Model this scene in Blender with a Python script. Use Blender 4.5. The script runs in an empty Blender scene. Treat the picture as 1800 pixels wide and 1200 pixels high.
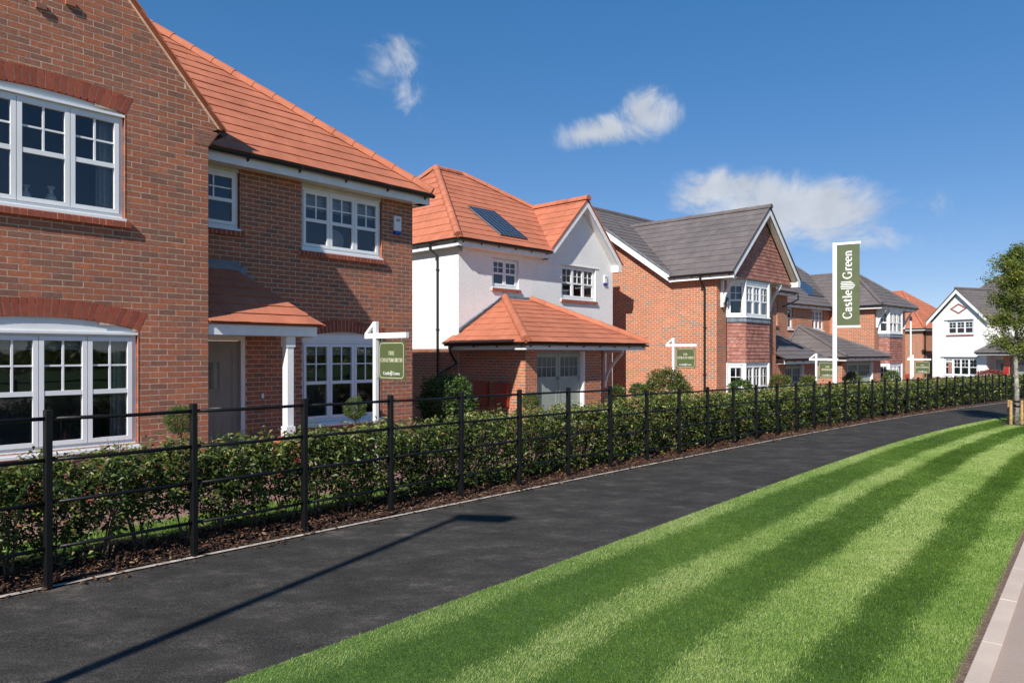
EXPO = 0.45
SKYSTR = 0.10
SKYSAT = 1.58
SKYGAM = 0.55
SKYMUL = (1.72, 1.79, 1.87)
HAZEC = (1.7, .65, .1)
SUN_EL = 36.5
SUNSTR = 4.6
CLOUDCOL = (4.5, 4.8, 5.3, 1)
# azimuth, elevation, half width, half height (degrees), tilt, weight
CLOUDS = [(-9.8, 21.5, 3.2, 2.2, 20, 1.15), (-8.2, 19.4, 2.6, 1.5, -50, .85), (10.6, 18.0, 2.8, 2.2, 0, 1.75), (7.0, 16.9, 4.8, 1.35, 5, 1.5), (21.6, 10.6, 9.8, 3.0, -5, 2.1), (15.2, 12.2, 3.6, 2.0, 0, 1.3), (24, 8.0, 9, 1.3, 0, .7),
          (-60, 16, 12, 3, 5, 1.2), (75, 14, 14, 3, 0, 1.3), (130, 20, 16, 5, 0, 1.2), (-120, 13, 18, 4, 0, 1.3), (-170, 25, 12, 5, 0, 1.1)]
LAMPX, LAMPY, LAMPH = -3.95, -.50, 6.1
LAMPD = (.95, -.2, 0)
EXT0 = (-.6, -.8)
import bpy, math, random
import numpy as np
from mathutils import Vector, Matrix
random.seed(7); rng = np.random.default_rng(7)
S = bpy.context.scene
COL = S.collection
R = math.radians

# ---------------------------------------------------------------- camera, sky, sun
cam = bpy.data.objects.new('camera', bpy.data.cameras.new('camera'))
COL.objects.link(cam)
cam.data.sensor_width = 36; cam.data.lens = 25.4; cam.data.shift_y = 0.0117
cam.data.clip_end = 6000; cam.data.clip_start = 0.05
CAMZ = 1.52
cam.location = (0, 0, CAMZ); cam.rotation_euler = (R(90), 0, 0)
S.camera = cam
FPX = 1270.0
SUN_AZ = (-0.405, -0.914)
S.view_settings.view_transform = 'Standard'; S.view_settings.look = 'None'
S.view_settings.exposure = EXPO; S.view_settings.gamma = 1; S.view_settings.use_curve_mapping = False
try:
    S.cycles.max_bounces = 8; S.cycles.transparent_max_bounces = 8
except Exception: pass

def N(nt, kind, **kw):
    n = nt.nodes.new(kind)
    for k, v in kw.items():
        if k.startswith('i_'):
            n.inputs[k[2:].replace('_', ' ')].default_value = v
        else: setattr(n, k, v)
    return n
def ramp(nt, stops, interp='LINEAR'):
    n = nt.nodes.new('ShaderNodeValToRGB'); cr = n.color_ramp; cr.interpolation = interp
    while len(cr.elements) < len(stops): cr.elements.new(0.5)
    for e, (p, c) in zip(cr.elements, stops):
        e.position = p; e.color = (c[0], c[1], c[2], 1) if not isinstance(c, (int, float)) else (c, c, c, 1)
    return n
def mth(nt, op, a=None, b=None, c=None, clamp=False):
    n = nt.nodes.new('ShaderNodeMath'); n.operation = op; n.use_clamp = clamp
    for i, x in enumerate((a, b, c)):
        if x is None: continue
        if isinstance(x, (int, float)): n.inputs[i].default_value = x
        else: nt.links.new(x, n.inputs[i])
    return n.outputs[0]

W = bpy.data.worlds.new('World'); S.world = W; W.use_nodes = True
nt = W.node_tree; nt.nodes.clear(); L = nt.links.new
out = N(nt, 'ShaderNodeOutputWorld'); bg = N(nt, 'ShaderNodeBackground'); L(bg.outputs[0], out.inputs[0])
sky = N(nt, 'ShaderNodeTexSky'); sky.sky_type = 'NISHITA'; sky.sun_disc = False
sky.sun_elevation = R(SUN_EL); sky.sun_rotation = math.atan2(SUN_AZ[0], SUN_AZ[1])
sky.altitude = 3000; sky.air_density = 1.0; sky.dust_density = 0.0; sky.ozone_density = 6
bg.inputs['Strength'].default_value = SKYSTR
# clouds: fair-weather wisps placed by direction on the sky dome
tc = N(nt, 'ShaderNodeTexCoord')
sep = N(nt, 'ShaderNodeSeparateXYZ'); L(tc.outputs['Generated'], sep.inputs[0])
az = mth(nt, 'ARCTAN2', sep.outputs[0], sep.outputs[1])
el = mth(nt, 'ARCSINE', sep.outputs[2])
ns = N(nt, 'ShaderNodeTexNoise'); ns.inputs['Scale'].default_value = 9; ns.inputs['Detail'].default_value = 14
ns.inputs['Roughness'].default_value = 0.66; ns.inputs['Distortion'].default_value = 0.9
L(tc.outputs['Generated'], ns.inputs['Vector'])
nb = N(nt, 'ShaderNodeTexNoise'); nb.inputs['Scale'].default_value = 22; nb.inputs['Detail'].default_value = 6
L(tc.outputs['Generated'], nb.inputs['Vector'])
def blob(a0, e0, wa, we, rot=0.0, pw=1.0):
    # a0, e0 degrees of azimuth (right of north) and elevation
    da = mth(nt, 'SUBTRACT', az, R(a0)); de = mth(nt, 'SUBTRACT', el, R(e0))
    cr, sr = math.cos(R(rot)), math.sin(R(rot))
    x = mth(nt, 'ADD', mth(nt, 'MULTIPLY', da, cr), mth(nt, 'MULTIPLY', de, sr))
    y = mth(nt, 'SUBTRACT', mth(nt, 'MULTIPLY', de, cr), mth(nt, 'MULTIPLY', da, sr))
    x = mth(nt, 'DIVIDE', x, R(wa)); y = mth(nt, 'DIVIDE', y, R(we))
    r = mth(nt, 'SQRT', mth(nt, 'ADD', mth(nt, 'MULTIPLY', x, x), mth(nt, 'MULTIPLY', y, y)))
    return mth(nt, 'MULTIPLY', mth(nt, 'SUBTRACT', 1.0, r), pw)
BL = CLOUDS
cur = None
for b in BL:
    v = blob(*b)
    cur = v if cur is None else mth(nt, 'MAXIMUM', cur, v)
nz = mth(nt, 'MULTIPLY', mth(nt, 'SUBTRACT', ns.outputs[0], 0.5), 3.9)
nz2 = mth(nt, 'MULTIPLY', mth(nt, 'SUBTRACT', nb.outputs[0], 0.5), 0.9)
dens = mth(nt, 'ADD', mth(nt, 'ADD', cur, nz), nz2)
gate = mth(nt, 'ADD', mth(nt, 'MULTIPLY', cur, 2.2), 0.35, clamp=True)
mr = N(nt, 'ShaderNodeMapRange'); mr.interpolation_type = 'SMOOTHSTEP'
mr.inputs[1].default_value = 0.0; mr.inputs[2].default_value = 1.3; L(dens, mr.inputs[0])
cl = mth(nt, 'MULTIPLY', mth(nt, 'MULTIPLY', mr.outputs[0], gate), 0.92)
# very faint high haze texture everywhere, as real skies have
cmix = N(nt, 'ShaderNodeMix'); cmix.data_type = 'RGBA'; 
cc = ramp(nt, [(.35, tuple(c*.90 for c in CLOUDCOL[:3])), (.65, tuple(c*1.10 for c in CLOUDCOL[:3]))]); L(nb.outputs[0], cc.inputs[0]); L(cc.outputs[0], cmix.inputs[7])
hs = N(nt, 'ShaderNodeHueSaturation'); hs.inputs['Saturation'].default_value = SKYSAT; gm = N(nt, 'ShaderNodeGamma'); gm.inputs['Gamma'].default_value = SKYGAM
vm = N(nt, 'ShaderNodeVectorMath', operation='MULTIPLY'); vm.inputs[1].default_value = SKYMUL
L(sky.outputs[0], gm.inputs[0]); L(gm.outputs[0], hs.inputs['Color']); L(hs.outputs[0], vm.inputs[0])
# milky air towards the horizon, all the way round
hz = mth(nt, 'EXPONENT', mth(nt, 'MULTIPLY', mth(nt, 'MAXIMUM', el, 0.0), -6.5))
hv = N(nt, 'ShaderNodeVectorMath', operation='SCALE'); hv.inputs[0].default_value = HAZEC; L(hz, hv.inputs['Scale'])
va = N(nt, 'ShaderNodeVectorMath', operation='ADD'); L(vm.outputs[0], va.inputs[0]); L(hv.outputs[0], va.inputs[1])
L(cl, cmix.inputs[0]); L(va.outputs[0], cmix.inputs[6]); L(cmix.outputs[2], bg.inputs['Color'])

sun = bpy.data.objects.new('sun', bpy.data.lights.new('sun', 'SUN')); COL.objects.link(sun)
sun.data.energy = SUNSTR; sun.data.angle = R(0.53); sun.data.color = (1.0, 0.955, 0.88)
sd = Vector((SUN_AZ[0]*math.cos(R(SUN_EL)), SUN_AZ[1]*math.cos(R(SUN_EL)), math.sin(R(SUN_EL))))
sun.rotation_euler = sd.to_track_quat('Z', 'Y').to_euler(); sun.location = (0, -5, 30)

# ---------------------------------------------------------------- helpers
def tag(o, label=None, cat=None, group=None, kind=None):
    if label: o['label'] = label
    if cat: o['category'] = cat
    if group: o['group'] = group
    if kind: o['kind'] = kind
    return o
def empty(name, loc, rz=0.0, parent=None):
    o = bpy.data.objects.new(name, None); COL.objects.link(o)
    o.location = loc; o.rotation_euler = (0, 0, rz); o.empty_display_size = 0.2
    if parent: o.parent = parent
    return o
class MB:
    def __init__(s): s.v = []; s.f = []; s.t = []
    def face(s, pts, tone=0.5):
        i = len(s.v); s.v.extend([tuple(p) for p in pts]); s.f.append(tuple(range(i, i+len(pts)))); s.t.append(tone)
    def hexa(s, p, tone=0.5, skip=()):
        # p: 8 points, bottom 0-3 (ccw), top 4-7
        i = len(s.v); s.v.extend([tuple(q) for q in p])
        F = ((3, 2, 1, 0), (4, 5, 6, 7), (0, 1, 5, 4), (1, 2, 6, 5), (2, 3, 7, 6), (3, 0, 4, 7))
        for k, f in enumerate(F):
            if k in skip: continue
            s.f.append(tuple(i+a for a in f)); s.t.append(tone)
    def box(s, x0, x1, y0, y1, z0, z1, tone=0.5, skip=()):
        s.hexa([(x0, y0, z0), (x1, y0, z0), (x1, y1, z0), (x0, y1, z0), (x0, y0, z1), (x1, y0, z1), (x1, y1, z1), (x0, y1, z1)], tone, skip)
    def prism(s, poly, vec, tone=0.5):
        n = len(poly); i = len(s.v); v = Vector(vec)
        s.v.extend([tuple(p) for p in poly]); s.v.extend([tuple(Vector(p)+v) for p in poly])
        s.f.append(tuple(range(i+n-1, i-1, -1))); s.f.append(tuple(range(i+n, i+2*n))); s.t += [tone, tone]
        for k in range(n):
            a, b = k, (k+1) % n
            s.f.append((i+a, i+b, i+n+b, i+n+a)); s.t.append(tone)
    def tube(s, pts, r, n=8, tone=0.5, cap=True):
        pts = [Vector(p) for p in pts]; rr = r if isinstance(r, (list, tuple)) else [r]*len(pts)
        i0 = len(s.v); prev = None
        for k, p in enumerate(pts):
            d = (pts[min(k+1, len(pts)-1)] - pts[max(k-1, 0)]).normalized()
            if prev is None:
                up = Vector((0, 0, 1)) if abs(d.z) < 0.9 else Vector((1, 0, 0))
                a = d.cross(up).normalized()
            else:
                a = (prev - d*prev.dot(d)).normalized()
            prev = a; b = d.cross(a)
            for j in range(n):
                an = 2*math.pi*j/n
                s.v.append(tuple(p + (a*math.cos(an)+b*math.sin(an))*rr[k]))
        for k in range(len(pts)-1):
            for j in range(n):
                j2 = (j+1) % n
                s.f.append((i0+k*n+j, i0+k*n+j2, i0+(k+1)*n+j2, i0+(k+1)*n+j)); s.t.append(tone)
        if cap:
            s.f.append(tuple(i0+j for j in range(n-1, -1, -1))); s.t.append(tone)
            e = i0+(len(pts)-1)*n
            s.f.append(tuple(e+j for j in range(n))); s.t.append(tone)
    def mesh(s, name, mat, dz=0.0, smooth=False, fix=False):
        me = bpy.data.meshes.new(name)
        vv = s.v if dz == 0 else [(a, b, c-dz) for a, b, c in s.v]
        me.from_pydata(vv, [], s.f)
        if mat: me.materials.append(mat)
        a = me.attributes.new('tone', 'FLOAT', 'FACE'); a.data.foreach_set('value', s.t)
        if fix:
            import bmesh
            bm = bmesh.new(); bm.from_mesh(me); bmesh.ops.remove_doubles(bm, verts=bm.verts, dist=1e-5)
            bmesh.ops.recalc_face_normals(bm, faces=bm.faces); bm.to_mesh(me); bm.free()
        if smooth: me.polygons.foreach_set('use_smooth', [True]*len(me.polygons))
        me.update()
        return me
    def build(s, name, mat, parent=None, dz=0.0, smooth=False, fix=False, **kw):
        if not s.f: return None
        o = bpy.data.objects.new(name, s.mesh(name, mat, dz, smooth, fix)); COL.objects.link(o)
        if parent: o.parent = parent
        tag(o, **kw)
        return o
def bevel(o, w=0.006, seg=1):
    m = o.modifiers.new('bevel', 'BEVEL'); m.width = w; m.segments = seg; m.limit_method = 'ANGLE'; m.angle_limit = R(50)
    return o

# ---------------------------------------------------------------- materials
def newmat(name):
    m = bpy.data.materials.new(name); m.use_nodes = True
    nt = m.node_tree; p = nt.nodes['Principled BSDF']
    return m, nt, p
def plain(name, col, rough=0.5, var=0.06, scale=6.0, bump=0.0, bscale=60, metal=0.0, spec=0.5):
    m, nt, p = newmat(name); L = nt.links.new
    tc = N(nt, 'ShaderNodeTexCoord')
    n = N(nt, 'ShaderNodeTexNoise'); n.inputs['Scale'].default_value = scale; n.inputs['Detail'].default_value = 5
    L(tc.outputs['Object'], n.inputs['Vector'])
    c0 = [max(0, c*(1-var*2)) for c in col[:3]]; c1 = [min(1, c*(1+var*2)) for c in col[:3]]
    r = ramp(nt, [(0.3, c0), (0.7, c1)]); L(n.outputs[0], r.inputs[0]); L(r.outputs[0], p.inputs['Base Color'])
    p.inputs['Roughness'].default_value = rough; p.inputs['Metallic'].default_value = metal
    p.inputs['Specular IOR Level'].default_value = spec
    if bump:
        b = N(nt, 'ShaderNodeBump'); b.inputs['Strength'].default_value = bump; b.inputs['Distance'].default_value = 0.01
        n2 = N(nt, 'ShaderNodeTexNoise'); n2.inputs['Scale'].default_value = bscale; n2.inputs['Detail'].default_value = 4
        L(tc.outputs['Object'], n2.inputs['Vector']); L(n2.outputs[0], b.inputs['Height']); L(b.outputs[0], p.inputs['Normal'])
    return m
def toned(name, stops, rough=0.85, nvar=0.35, nscale=14, bump=0.4, bscale=90, spec=0.3, dist=0.006, interp='LINEAR'):
    # colour from the piece's own "tone" number, plus grain
    m, nt, p = newmat(name); L = nt.links.new
    at = N(nt, 'ShaderNodeAttribute', attribute_name='tone')
    r = ramp(nt, stops, interp); L(at.outputs['Fac'], r.inputs[0])
    tc = N(nt, 'ShaderNodeTexCoord')
    n = N(nt, 'ShaderNodeTexNoise'); n.inputs['Scale'].default_value = nscale; n.inputs['Detail'].default_value = 6; n.inputs['Roughness'].default_value = 0.65
    geo = N(nt, 'ShaderNodeNewGeometry'); L(geo.outputs['Position'], n.inputs['Vector'])
    mx = N(nt, 'ShaderNodeMix'); mx.data_type = 'RGBA'; mx.blend_type = 'MULTIPLY'; mx.inputs[0].default_value = 1
    r2 = ramp(nt, [(0.25, 1-nvar), (0.75, 1+nvar*0.6)]); L(n.outputs[0], r2.inputs[0])
    L(r.outputs[0], mx.inputs[6]); L(r2.outputs[0], mx.inputs[7])
    n3 = N(nt, 'ShaderNodeTexNoise'); n3.inputs['Scale'].default_value = .9; n3.inputs['Detail'].default_value = 8; n3.inputs['Roughness'].default_value = .6; L(geo.outputs['Position'], n3.inputs['Vector'])
    r3 = ramp(nt, [(.3, .86), (.7, 1.12)]); L(n3.outputs[0], r3.inputs[0]); mx3 = N(nt, 'ShaderNodeMix'); mx3.data_type = 'RGBA'; mx3.blend_type = 'MULTIPLY'; mx3.inputs[0].default_value = 1
    L(mx.outputs[2], mx3.inputs[6]); L(r3.outputs[0], mx3.inputs[7]); L(mx3.outputs[2], p.inputs['Base Color'])
    p.inputs['Roughness'].default_value = rough; p.inputs['Specular IOR Level'].default_value = spec
    if bump:
        b = N(nt, 'ShaderNodeBump'); b.inputs['Strength'].default_value = bump; b.inputs['Distance'].default_value = dist
        n2 = N(nt, 'ShaderNodeTexNoise'); n2.inputs['Scale'].default_value = bscale; n2.inputs['Detail'].default_value = 4
        L(geo.outputs['Position'], n2.inputs['Vector']); L(n2.outputs[0], b.inputs['Height']); L(b.outputs[0], p.inputs['Normal'])
    return m
MAT = {}
BR_RED = [(0.0, (.24, .115, .080)), (0.12, (.29, .128, .084)), (0.3, (.345, .138, .084)), (0.55, (.39, .138, .077)), (0.8, (.43, .142, .074)), (1.0, (.48, .168, .086))]
BR_ORG = [(0.0, (.24, .165, .13)), (0.08, (.28, .155, .11)), (0.18, (.38, .15, .078)), (0.6, (.45, .135, .060)), (0.85, (.49, .155, .068)), (1.0, (.53, .19, .09))]
def brick_mat(name, stops, grey, amt):
    # fired clay: each brick its own tone, with kiln-grey bloom wandering over the faces
    m = toned(name, stops, nvar=.28, nscale=22, bump=.5); nt = m.node_tree; L = nt.links.new; p = nt.nodes['Principled BSDF']
    src = p.inputs['Base Color'].links[0].from_socket; geo = N(nt, 'ShaderNodeNewGeometry')
    mp = N(nt, 'ShaderNodeMapping'); mp.inputs['Scale'].default_value = (1, 1, 2.4); L(geo.outputs['Position'], mp.inputs['Vector'])
    n = N(nt, 'ShaderNodeTexNoise'); n.inputs['Scale'].default_value = 7.5; n.inputs['Detail'].default_value = 5; n.inputs['Roughness'].default_value = .6; L(mp.outputs[0], n.inputs['Vector'])
    r = ramp(nt, [(.48, 0.0), (.66, amt)]); L(n.outputs[0], r.inputs[0]); mx = N(nt, 'ShaderNodeMix'); mx.data_type = 'RGBA'; mx.inputs[7].default_value = (*grey, 1)
    L(r.outputs[0], mx.inputs[0]); L(src, mx.inputs[6]); L(mx.outputs[2], p.inputs['Base Color']); return m
MAT['brick_red'] = brick_mat('brick_red', BR_RED, (.22, .13, .092), .5)
MAT['brick_orange'] = brick_mat('brick_orange', BR_ORG, (.34, .22, .155), .5)
MAT['brick_soldier'] = toned('brick_soldier', [(0, (.28, .07, .042)), (1, (.36, .092, .052))], nvar=.25)
MAT['mortar'] = plain('mortar', (.60, .46, .345), .95, .1, 20, .3, 200)
MAT['mortar_pale'] = plain('mortar_pale', (.70, .54, .42), .95, .1, 20, .3, 200)
MAT['tile_red'] = toned('tile_red', [(0, (.47, .156, .086)), (.5, (.485, .163, .09)), (1, (.50, .170, .095))], rough=.8, nvar=.2, nscale=3.5, bump=.25, bscale=140)
MAT['tile_dark'] = toned('tile_dark', [(0, (.135, .116, .113)), (.5, (.145, .124, .121)), (1, (.155, .133, .129))], rough=.75, nvar=.16, nscale=3, bump=.25, bscale=140)
MAT['tile_hung'] = toned('tile_hung', [(0, (.30, .125, .095)), (.5, (.38, .165, .125)), (1, (.44, .22, .175))], rough=.7, nvar=.25, nscale=9, bump=.2, bscale=100)
MAT['upvc'] = plain('upvc', (.80, .80, .80), .32, .02, 3)
MAT['white_paint'] = plain('white_paint', (.80, .80, .79), .4, .03, 5)
MAT['cream'] = plain('cream', (.62, .58, .47), .55, .04, 5)
MAT['lead'] = plain('lead', (.15, .17, .20), .45, .2, 9, .4, 14)
MAT['black_pvc'] = plain('black_pvc', (.012, .012, .013), .3, .1, 8)
MAT['black_paint'] = plain('black_paint', (.0055, .0055, .006), .42, .12, 15, .15, 60, spec=.35)
MAT['board_green'] = plain('board_green', (.082, .105, .040), .55, .05, 3)
MAT['cream_print'] = plain('cream_print', (.72, .70, .52), .6, .02, 3)
MAT['white_print'] = plain('white_print', (.85, .85, .85), .6, .01, 3)
MAT['room'] = plain('room', (.16, .15, .14), .9, .1, 2)
MAT['fabric'] = plain('fabric', (.50, .49, .47), .9, .05, 30)
MAT['ceramic'] = plain('ceramic', (.72, .72, .70), .3, .03, 4)
MAT['door_sage'] = plain('door_sage', (.31, .355, .30), .5, .04, 6)
MAT['door_taupe'] = plain('door_taupe', (.26, .235, .205), .45, .05, 4)
MAT['chrome'] = plain('chrome', (.6, .6, .6), .2, .05, 4, metal=1)
MAT['meter_red'] = plain('meter_red', (.36, .045, .018), .5, .06, 6)
MAT['blue_plastic'] = plain('blue_plastic', (.012, .035, .35), .35, .05, 5)
MAT['alarm_print'] = plain('alarm_print', (.03, .09, .08), .6)
MAT['timber'] = plain('timber', (.46, .27, .12), .8, .2, 12, .4, 80)
MAT['bark'] = plain('bark', (.26, .24, .20), .9, .35, 14, .8, 40)
MAT['stem'] = plain('stem', (.15, .10, .06), .9, .2, 30, .4, 60)
MAT['kerb'] = plain('kerb', (.55, .44, .355), .95, .05, 3, .3, 150)
MAT['panel_frame'] = plain('panel_frame', (.16, .17, .19), .4, .05, 5)
MAT['concrete_edge'] = plain('concrete_edge', (.42, .37, .32), .95, .22, 11, .5, 120)
MAT['red_sign'] = plain('red_sign', (.45, .03, .03), .5)
MAT['galv'] = plain('galv', (.30, .31, .31), .45, .1, 10, metal=.6)

def render_mat():
    m, nt, p = newmat('render_white'); L = nt.links.new
    p.inputs['Roughness'].default_value = .95
    geo = N(nt, 'ShaderNodeNewGeometry')
    v = N(nt, 'ShaderNodeTexVoronoi'); v.inputs['Scale'].default_value = 45; L(geo.outputs['Position'], v.inputs['Vector'])
    n = N(nt, 'ShaderNodeTexNoise'); n.inputs['Scale'].default_value = 55; n.inputs['Detail'].default_value = 4; L(geo.outputs['Position'], n.inputs['Vector'])
    h = mth(nt, 'ADD', v.outputs['Distance'], mth(nt, 'MULTIPLY', n.outputs[0], .6))
    b = N(nt, 'ShaderNodeBump'); b.inputs['Strength'].default_value = .8; b.inputs['Distance'].default_value = .010
    L(h, b.inputs['Height']); L(b.outputs[0], p.inputs['Normal'])
    n2 = N(nt, 'ShaderNodeTexNoise'); n2.inputs['Scale'].default_value = 1.3; n2.inputs['Detail'].default_value = 5; L(geo.outputs['Position'], n2.inputs['Vector'])
    r = ramp(nt, [(0.3, (.82, .812, .795)), (0.7, (.87, .865, .85))]); L(n2.outputs[0], r.inputs[0])
    n4 = N(nt, 'ShaderNodeTexNoise'); n4.inputs['Scale'].default_value = 42; n4.inputs['Detail'].default_value = 3; L(geo.outputs['Position'], n4.inputs['Vector'])
    r4 = ramp(nt, [(.36, .86), (.50, 1.0), (.70, 1.02)]); L(n4.outputs[0], r4.inputs[0]); mp = N(nt, 'ShaderNodeMapping'); mp.inputs['Scale'].default_value = (3.2, 3.2, .22); L(geo.outputs['Position'], mp.inputs['Vector'])
    n5 = N(nt, 'ShaderNodeTexNoise'); n5.inputs['Scale'].default_value = 1.6; n5.inputs['Detail'].default_value = 5; L(mp.outputs[0], n5.inputs['Vector']); r5 = ramp(nt, [(.32, .975), (.5, 1.0)]); L(n5.outputs[0], r5.inputs[0])
    q = None; src = r.outputs[0]
    for rr_ in (r4, r5):
        q = N(nt, 'ShaderNodeMix'); q.data_type = 'RGBA'; q.blend_type = 'MULTIPLY'; q.inputs[0].default_value = 1; L(src, q.inputs[6]); L(rr_.outputs[0], q.inputs[7]); src = q.outputs[2]
    L(src, p.inputs['Base Color'])
    return m
MAT['render_white'] = render_mat()
def glass_mat():
    m = bpy.data.materials.new('window_glass'); m.use_nodes = True; nt = m.node_tree; nt.nodes.clear(); L = nt.links.new
    o = N(nt, 'ShaderNodeOutputMaterial'); mx = N(nt, 'ShaderNodeMixShader')
    tr = N(nt, 'ShaderNodeBsdfTransparent'); tr.inputs[0].default_value = (.80, .83, .84, 1)
    gl = N(nt, 'ShaderNodeBsdfGlossy'); gl.inputs['Roughness'].default_value = .015; gl.inputs[0].default_value = (.95, .97, 1, 1)
    geo = N(nt, 'ShaderNodeNewGeometry'); n = N(nt, 'ShaderNodeTexNoise'); n.inputs['Scale'].default_value = 1.4
    L(geo.outputs['Position'], n.inputs['Vector'])
    b = N(nt, 'ShaderNodeBump'); b.inputs['Strength'].default_value = .12; b.inputs['Distance'].default_value = .02
    L(n.outputs[0], b.inputs['Height']); L(b.outputs[0], gl.inputs['Normal'])
    fr = N(nt, 'ShaderNodeFresnel'); fr.inputs[0].default_value = 1.52
    f = mth(nt, 'MULTIPLY', fr.outputs[0], 1.9, clamp=True)
    L(f, mx.inputs[0]); L(tr.outputs[0], mx.inputs[1]); L(gl.outputs[0], mx.inputs[2]); L(mx.outputs[0], o.inputs[0])
    return m
MAT['glass'] = glass_mat()
def pv_mat():
    m, nt, p = newmat('solar_cell'); p.inputs['Base Color'].default_value = (.008, .012, .022, 1)
    p.inputs['Roughness'].default_value = .12; p.inputs['Coat Weight'].default_value = .6
    return m
MAT['pv'] = pv_mat()
def leaf_mat(name, stops, trans=.25, rough=.42):
    m, nt, p = newmat(name); L = nt.links.new
    at = N(nt, 'ShaderNodeAttribute', attribute_name='tone')
    r = ramp(nt, stops); L(at.outputs['Fac'], r.inputs[0]); L(r.outputs[0], p.inputs['Base Color'])
    p.inputs['Roughness'].default_value = rough; p.inputs['Specular IOR Level'].default_value = .45
    out = nt.nodes['Material Output']
    t = N(nt, 'ShaderNodeBsdfTranslucent'); L(r.outputs[0], t.inputs[0])
    mx = N(nt, 'ShaderNodeMixShader'); mx.inputs[0].default_value = trans
    L(p.outputs[0], mx.inputs[1]); L(t.outputs[0], mx.inputs[2]); L(mx.outputs[0], out.inputs[0])
    return m
MAT['hedge'] = leaf_mat('hedge_leaf', [(0, (.015, .029, .008)), (.45, (.042, .074, .014)), (.75, (.13, .165, .032)), (.93, (.34, .35, .10)), (1, (.28, .14, .06))])
MAT['laurel'] = leaf_mat('laurel_leaf', [(0, (.025, .05, .014)), (.6, (.055, .11, .022)), (1, (.13, .19, .04))])
MAT['box_leaf'] = leaf_mat('box_leaf', [(0, (.045, .075, .018)), (.6, (.09, .14, .03)), (1, (.20, .24, .06))])
MAT['photinia'] = leaf_mat('photinia_leaf', [(0, (.035, .06, .018)), (.5, (.08, .12, .03)), (.75, (.17, .15, .04)), (1, (.26, .10, .04))])
MAT['red_shrub'] = leaf_mat('red_shrub_leaf', [(0, (.12, .02, .015)), (1, (.32, .06, .04))])
MAT['tree_leaf'] = leaf_mat('tree_leaf', [(0, (.06, .10, .02)), (.5, (.15, .20, .035)), (.8, (.28, .31, .05)), (1, (.46, .36, .06))], trans=.35)
MAT['grass'] = leaf_mat('grass_blade', [(0, (.032, .060, .005)), (.28, (.072, .150, .008)), (.48, (.17, .30, .028)), (.7, (.38, .46, .13)), (1, (.62, .62, .30))], trans=.3, rough=.5)
# ---------------------------------------------------------------- house kit
def visible(w, marg=25):
    if w.y < 0.4: return False
    px = 900+FPX*w.x/w.y; py = 621-FPX*(w.z-CAMZ)/w.y
    return -marg < px < 1800+marg and -marg < py < 1200+marg
CAMP = Vector((0, 0, CAMZ))
class House:
    def __init__(s, name, px, depth, phi, base, label, cat='house', group=None):
        ph = R(phi); s.base = base
        s.root = empty(name, ((px-900)/FPX*depth, depth, base), R(90-phi))
        tag(s.root, label, cat, group)
        s.a = Vector((math.sin(ph), math.cos(ph), 0)); s.dn = Vector((-math.cos(ph), math.sin(ph), 0))
        s.o = Vector((s.root.location.x, s.root.location.y, 0))
        s.bricks = []; s.tiles = []; s.cache = {}
    def w(s, p): return s.o + s.a*p[0] + s.dn*p[1] + Vector((0, 0, p[2]))
    def part(s, mb, name, mat, parent=None, **kw):
        return mb.build(name, MAT[mat] if isinstance(mat, str) else mat, parent or s.root, dz=s.base if parent is None else s.base, **kw)
class Pl:
    # vertical wall plane of a house: p0 (s,d), direction u, outward w
    def __init__(s, H, p0, u, flip=False):
        s.H = H; s.p0 = Vector((p0[0], p0[1], 0)); s.u = Vector((u[0], u[1], 0)).normalized()
        s.n = Vector((s.u.y, -s.u.x, 0))     # outward for a wall whose u runs left to right seen from outside
        if flip: s.n = -s.n
    def P(s, u, w, z): 
        q = s.p0 + s.u*u + s.n*w; return (q.x, q.y, z)
    def box(s, mb, u0, u1, w0, w1, z0, z1, tone=.5, skip=()):
        P = s.P
        mb.hexa([P(u0, w1, z0), P(u1, w1, z0), P(u1, w0, z0), P(u0, w0, z0), P(u0, w1, z1), P(u1, w1, z1), P(u1, w0, z1), P(u0, w0, z1)], tone, skip)

def subtract(iv, holes):
    out = [iv]
    for h in holes:
        nx = []
        for a, b in out:
            if h[1] <= a or h[0] >= b: nx.append((a, b)); continue
            if h[0] > a: nx.append((a, h[0]))
            if h[1] < b: nx.append((h[1], b))
        out = nx
    return [(a, b) for a, b in out if b-a > .004]
class Hole:
    def __init__(s, u0, u1, z0, z1, rise=0.0, ring=0.0):
        s.u0, s.u1, s.z0, s.z1, s.rise, s.ring = u0, u1, z0, z1, rise, ring
    def iv(s, z, brick):
        c = (s.u0+s.u1)/2; hw = (s.u1-s.u0)/2
        if z < s.z0: return None
        if not brick or not s.ring:
            if z <= s.z1: return (s.u0, s.u1)
            if s.rise and z < s.z1+s.rise:
                k = hw*math.sqrt(1-(z-s.z1)/s.rise); return (c-k, c+k)
            return None
        if z <= s.z1: return (s.u0, s.u1)
        hw2 = hw; top = s.z1+s.ring-.055
        if z <= top: return (c-hw2-(z-s.z1)*.06+.02, c+hw2+(z-s.z1)*.06-.02)
        if z < top+s.rise:
            k = (hw2+.02)*math.sqrt(1-(z-top)/max(s.rise, .01)); return (c-k, c+k)
        return None
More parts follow.
